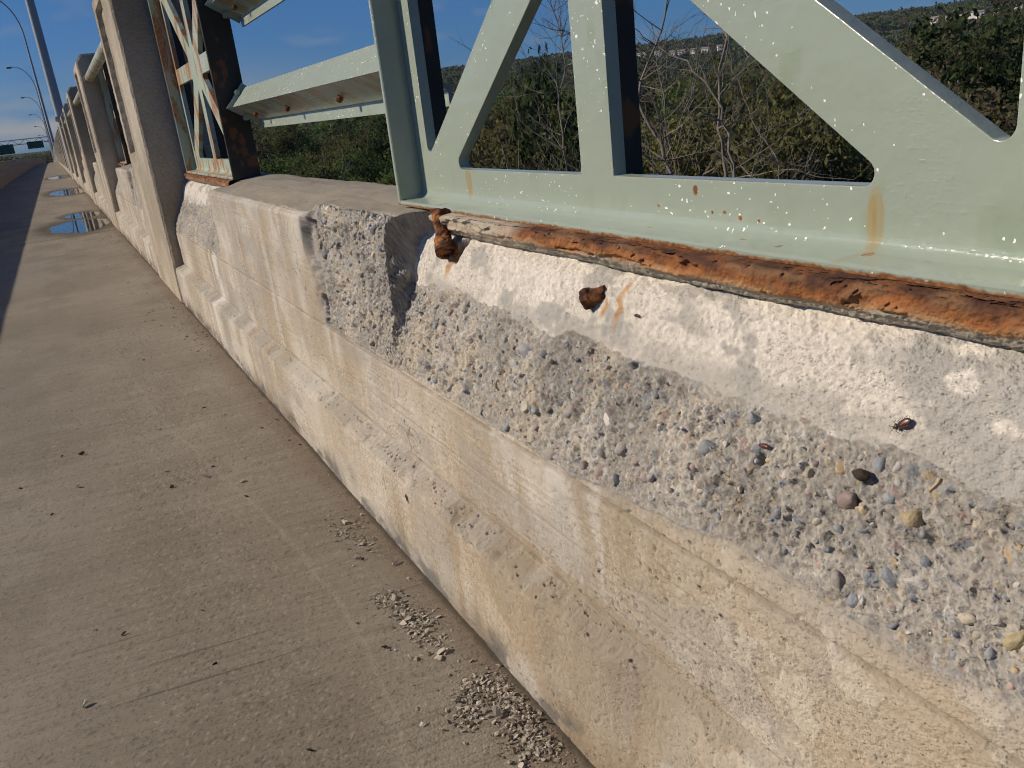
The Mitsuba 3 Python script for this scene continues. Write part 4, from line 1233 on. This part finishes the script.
TREE_LABEL = dict(green='leafy green tree standing in the valley below the bridge', olive='olive-leaved tree standing in the valley below the bridge', brown='tree with browning autumn leaves in the valley', yellow='yellow-green tree in the valley below the bridge', dark='dark green tree in the valley below the bridge')
rt = np.random.default_rng(81)
pts = []
tries = 0
while len(pts) < 260 and tries < 60000:
    tries += 1
    az = math.radians(rt.uniform(7, 66)); r = 24 + 130 * math.sqrt(rt.random())
    x, y = r * math.sin(az), r * math.cos(az)
    if x < 7: continue
    if all((x - a) ** 2 + (y - b) ** 2 > (3.6 + r * .012) ** 2 for a, b, _ in pts):
        pts.append((x, y, r))
pts.sort(key=lambda q: q[2])
for n, (x, y, r) in enumerate(pts):
    az = math.degrees(math.atan2(x, y))
    i = int(rt.choice([0, 1, 2, 3, 4, 5, 6], p=[.17, .2, .16, .06, .14, .12, .15])) if az < 46 else int(rt.choice([1, 2, 6, 4], p=[.25, .45, .2, .1]))
    s = rt.uniform(.80, 1.22) * (1.0 + .12 * (az > 46)) * (0.80 if r < 36 else 1)
    z = float(terrain_z(x, y)) - .2
    if n < 90:
        k = thing('valley_tree', TREE_LABEL[TYPES[i]], 'tree', f'{TYPES[i]} trees in the valley')
        a = rt.uniform(0, 360)
        inst(f'{k}__crown', f'crown_group_{i}', x, y, z, s, a, s * rt.uniform(.85, 1.15))
        inst(f'{k}__trunk', f'trunk_group_{i}', x, y, z, s, a)
    else:
        inst(f'valley_wood__{n:03d}', f'crown_group_{i}', x, y, z, s, rt.uniform(0, 360), s * rt.uniform(.85, 1.2))
n = 300
for r0, r1, cnt, a0, a1 in ((150, 330, 620, 4, 68), (330, 700, 1100, 4, 68), (420, 900, 420, -22, 6)):
    for _ in range(cnt):
        az = math.radians(rt.uniform(a0, a1)); r = math.sqrt(rt.uniform(r0 ** 2, r1 ** 2))
        x, y = r * math.sin(az), r * math.cos(az)
        if x < 8 and r < 400: continue
        s = rt.uniform(.75, 1.12)
        inst(f'valley_wood__{n:03d}', f'far_crown_group_{int(rt.choice(7, p=[.17, .2, .16, .04, .18, .1, .15]))}', x, y, float(terrain_z(x, y)) - .3, s, rt.uniform(0, 360), s * rt.uniform(.8, 1.1)); n += 1
tag('valley_wood', 'dense autumn wood filling the valley below the bridge', 'wood', None, 'stuff')
for v_ in range(3):                                                   # a patch of far wood
    r = np.random.default_rng(700 + v_)
    ms, cs = [], []
    for _ in range(34):
        m, col = crown(int(r.integers(1e6)), 11, 5, 1.7, 4.6, 4.4, CROWN_COL[['green', 'olive', 'dark', 'brown', 'dark'][int(r.integers(5))]], 5.0)
        sc_ = r.uniform(.8, 1.3)
        m.apply_scale(sc_); m.apply_translation([r.uniform(-24, 24), r.uniform(-24, 24), r.uniform(-1, 0)])
        ms.append(m); cs.append(col)
    group_of(f'patch_group_{v_}', trimesh.util.concatenate(ms), 'leaf', np.vstack(cs))
n = 1
for _ in range(900):
    az = math.radians(rt.uniform(6, 68)); r = math.sqrt(rt.uniform(690 ** 2, 1540 ** 2))
    x, y = r * math.sin(az), r * math.cos(az)
    if 1052 < r < 1112 and az > math.radians(30): continue
    inst(f'hill_wood__{n:03d}', f'patch_group_{int(rt.integers(3))}', x, y, float(terrain_z(x, y)) - 1, 1.0, rt.uniform(0, 360), rt.uniform(.8, 1.2)); n += 1
tag('hill_wood', 'far wood covering the long hill on the horizon', 'wood', None, 'stuff')

for i, az in enumerate([36.6, 37.4, 38.3, 38.9, 39.6, 40.4, 41.2, 53.2, 53.9, 54.5, 55.0, 55.5, 56.1, 56.5, 57.3]):
    a = math.radians(az + rt.normal() * .08); r = 1088 + rt.uniform(-12, 12)
    x, y = r * math.sin(a), r * math.cos(a); z = float(terrain_z(x, y))
    k = thing('hillside_house', 'small pale house in the row on the wooded hillside', 'house', 'pale houses on the hillside')
    w, d_, h = rt.uniform(2.5, 5.5), 4.5, rt.uniform(4.5, 6.5)
    Rz = T().translate([x, y, z + 3]).rotate([0, 0, 1], -az + rt.uniform(-15, 15))
    for nm, m, b in (('wall', bx(-w, w, -d_, d_, 0, h), 'house_wall'), ('roof', trimesh.convex.convex_hull(np.array([[-w - .5, -d_ - .5, h + .02], [w + .5, -d_ - .5, h + .02], [w + .5, d_ + .5, h + .02], [-w - .5, d_ + .5, h + .02], [-w - .5, 0, h + 1.9], [w + .5, 0, h + 1.9]])), 'house_roof'),
                     ('window', bx(-w * .6, -w * .3, -d_ - .06, -d_ - .01, h * .45, h * .75), 'window_dark'), ('window', bx(w * .2, w * .55, -d_ - .06, -d_ - .01, h * .45, h * .75), 'window_dark')):
        kk = key_for(f'{k}__{nm}')
        scene[kk] = {**mikit.ply(m, b), 'to_world': Rz}

# ------------------------------------------------------------------ bare trees close to the bridge
def at_px(px, py, r):
    d_ = _R @ np.array([px - 512, py - 384, _F]); return eye + d_ * (r / math.hypot(d_[0], d_[1]))


def bare_tree(label, pxs, r, r0, seed, twigs=26, root=True):
    k = thing('bare_tree', label, 'tree')
    p = np.array([at_px(a, b, r + j * .25) for j, (a, b) in enumerate(pxs)])
    base = np.array([p[0][0] + .6, p[0][1] - .3, float(terrain_z(p[0][0], p[0][1])) - .3])
    ctrl = np.vstack([base, p]) if root else p
    s = np.r_[0, np.cumsum(np.linalg.norm(np.diff(ctrl, axis=0), axis=1))]
    from scipy.interpolate import PchipInterpolator
    tt = np.linspace(0, s[-1], 40)
    path = PchipInterpolator(s, ctrl)(tt)
    rad = np.linspace(r0, r0 * .18, 40)
    rg = np.random.default_rng(seed)
    path[1:-1] += rg.normal(size=(38, 3)) * .03
    add('trunk', tube(path, rad, 8), 'bark', k, smooth=True)
    out = []

    def grow(p, d, L, rd, lev):
        pp = [p]
        for _ in range(5):
            d = d + rg.normal(size=3) * .16 + np.array([0, 0, .07]); d /= np.linalg.norm(d); pp.append(pp[-1] + d * L / 5)
        out.append(tube(pp, np.linspace(rd, rd * .4, 6), 5, cap=False))
        if lev < 2:
            for q in range(3 if lev == 0 else 2):
                k_ = rg.normal(size=3); k_ /= np.linalg.norm(k_)
                grow(pp[int(rg.integers(1, 6))], d * .75 + k_ * .6, L * rg.uniform(.4, .65), rd * .55, lev + 1)
    for _ in range(twigs):
        i = int(10 + 29 * rg.random() ** .75)
        k_ = rg.normal(size=3); k_[2] = abs(k_[2]) * .7; k_ /= np.linalg.norm(k_)
        grow(path[i], k_, rg.uniform(.8, 2.3), max(rad[i] * .5, .011), 0)
    add('twigs', trimesh.util.concatenate(out), 'bark', k, kind='stuff')


bare_tree('leafless grey tree whose trunk leans beside the middle post of the panel', [(672, 176), (655, 135), (640, 95), (652, 52), (662, 25), (670, -20)], 17.0, .085, 901, 40)
bare_tree('leafless tree with a limb bowed across the valley view', [(731, 160), (722, 120), (710, 88), (690, 66), (668, 54), (655, 40)], 19.0, .075, 902, 22)
bare_tree('dark upright leafless tree with a knotted top', [(722, 150), (718, 100), (721, 62), (728, 38), (719, 20), (712, -15)], 20.0, .085, 903, 26)
bare_tree('slender pale leafless sapling among the shrubs', [(665, 140), (664, 110), (661, 82), (659, 60), (650, 20)], 18.0, .035, 904, 14)
bare_tree('leafless twiggy tree seen between the first diagonal and the post', [(566, 150), (560, 100), (566, 60), (556, 20), (560, -20)], 22.0, .055, 905, 60)
bare_tree('bare sapling with fine branches standing over the brush', [(780, 170), (765, 140), (748, 110), (738, 80), (725, 50)], 21.0, .04, 906, 22)
p_ = at_px(553, 45, 26)
k = thing('valley_tree', 'leafy dark green tree top rising beside the middle post of the panel', 'tree')
for nm, gi in (('crown', 'crown_group_4'), ('trunk', 'trunk_group_4')):
    inst(f'{k}__{nm}', gi, p_[0], p_[1], float(terrain_z(p_[0], p_[1])), .62, 40.0, 1.30)
for n, (px, r, s) in enumerate([(500, 27, .62), (545, 24, .6), (610, 22, .56), (655, 21, .55), (700, 20, .52), (745, 19, .52), (800, 18.5, .5), (850, 19, .5), (300, 42, .7), (350, 40, .7), (270, 50, .75), (380, 38, .7), (470, 30, .66), (580, 30, .7), (690, 28, .7)]):
    p = at_px(px, 150, r); z = float(terrain_z(p[0], p[1]))
    k = thing('brush_shrub', 'leafy shrub in the brush just below the bridge', 'shrub', 'leafy shrubs just below the bridge')
    i = [0, 3, 1, 5, 2][n % 5]
    inst(f'{k}__foliage', f'crown_group_{i}', p[0], p[1], z - .5, s * 1.15, n * 57.0, s * 1.05)
    inst(f'{k}__stem', f'trunk_group_{i}', p[0], p[1], z - .5, s, n * 57.0)

# ------------------------------------------------------------------ the valley air
scene['air'] = dict(type='homogeneous', albedo=dict(type='rgb', value=[.93, .95, .97]), sigma_t=dict(type='rgb', value=[0.00004, 0.00005, 0.000066]))
scene['haze'] = dict(type='cube', to_world=T().translate([0, 0, 20]).scale([2600, 2600, 60]), bsdf=dict(type='null'), interior=dict(type='ref', id='air'))
scene['camera']['medium'] = dict(type='ref', id='air')
tag('haze', 'thin blue air over the valley', 'haze', None, 'stuff')
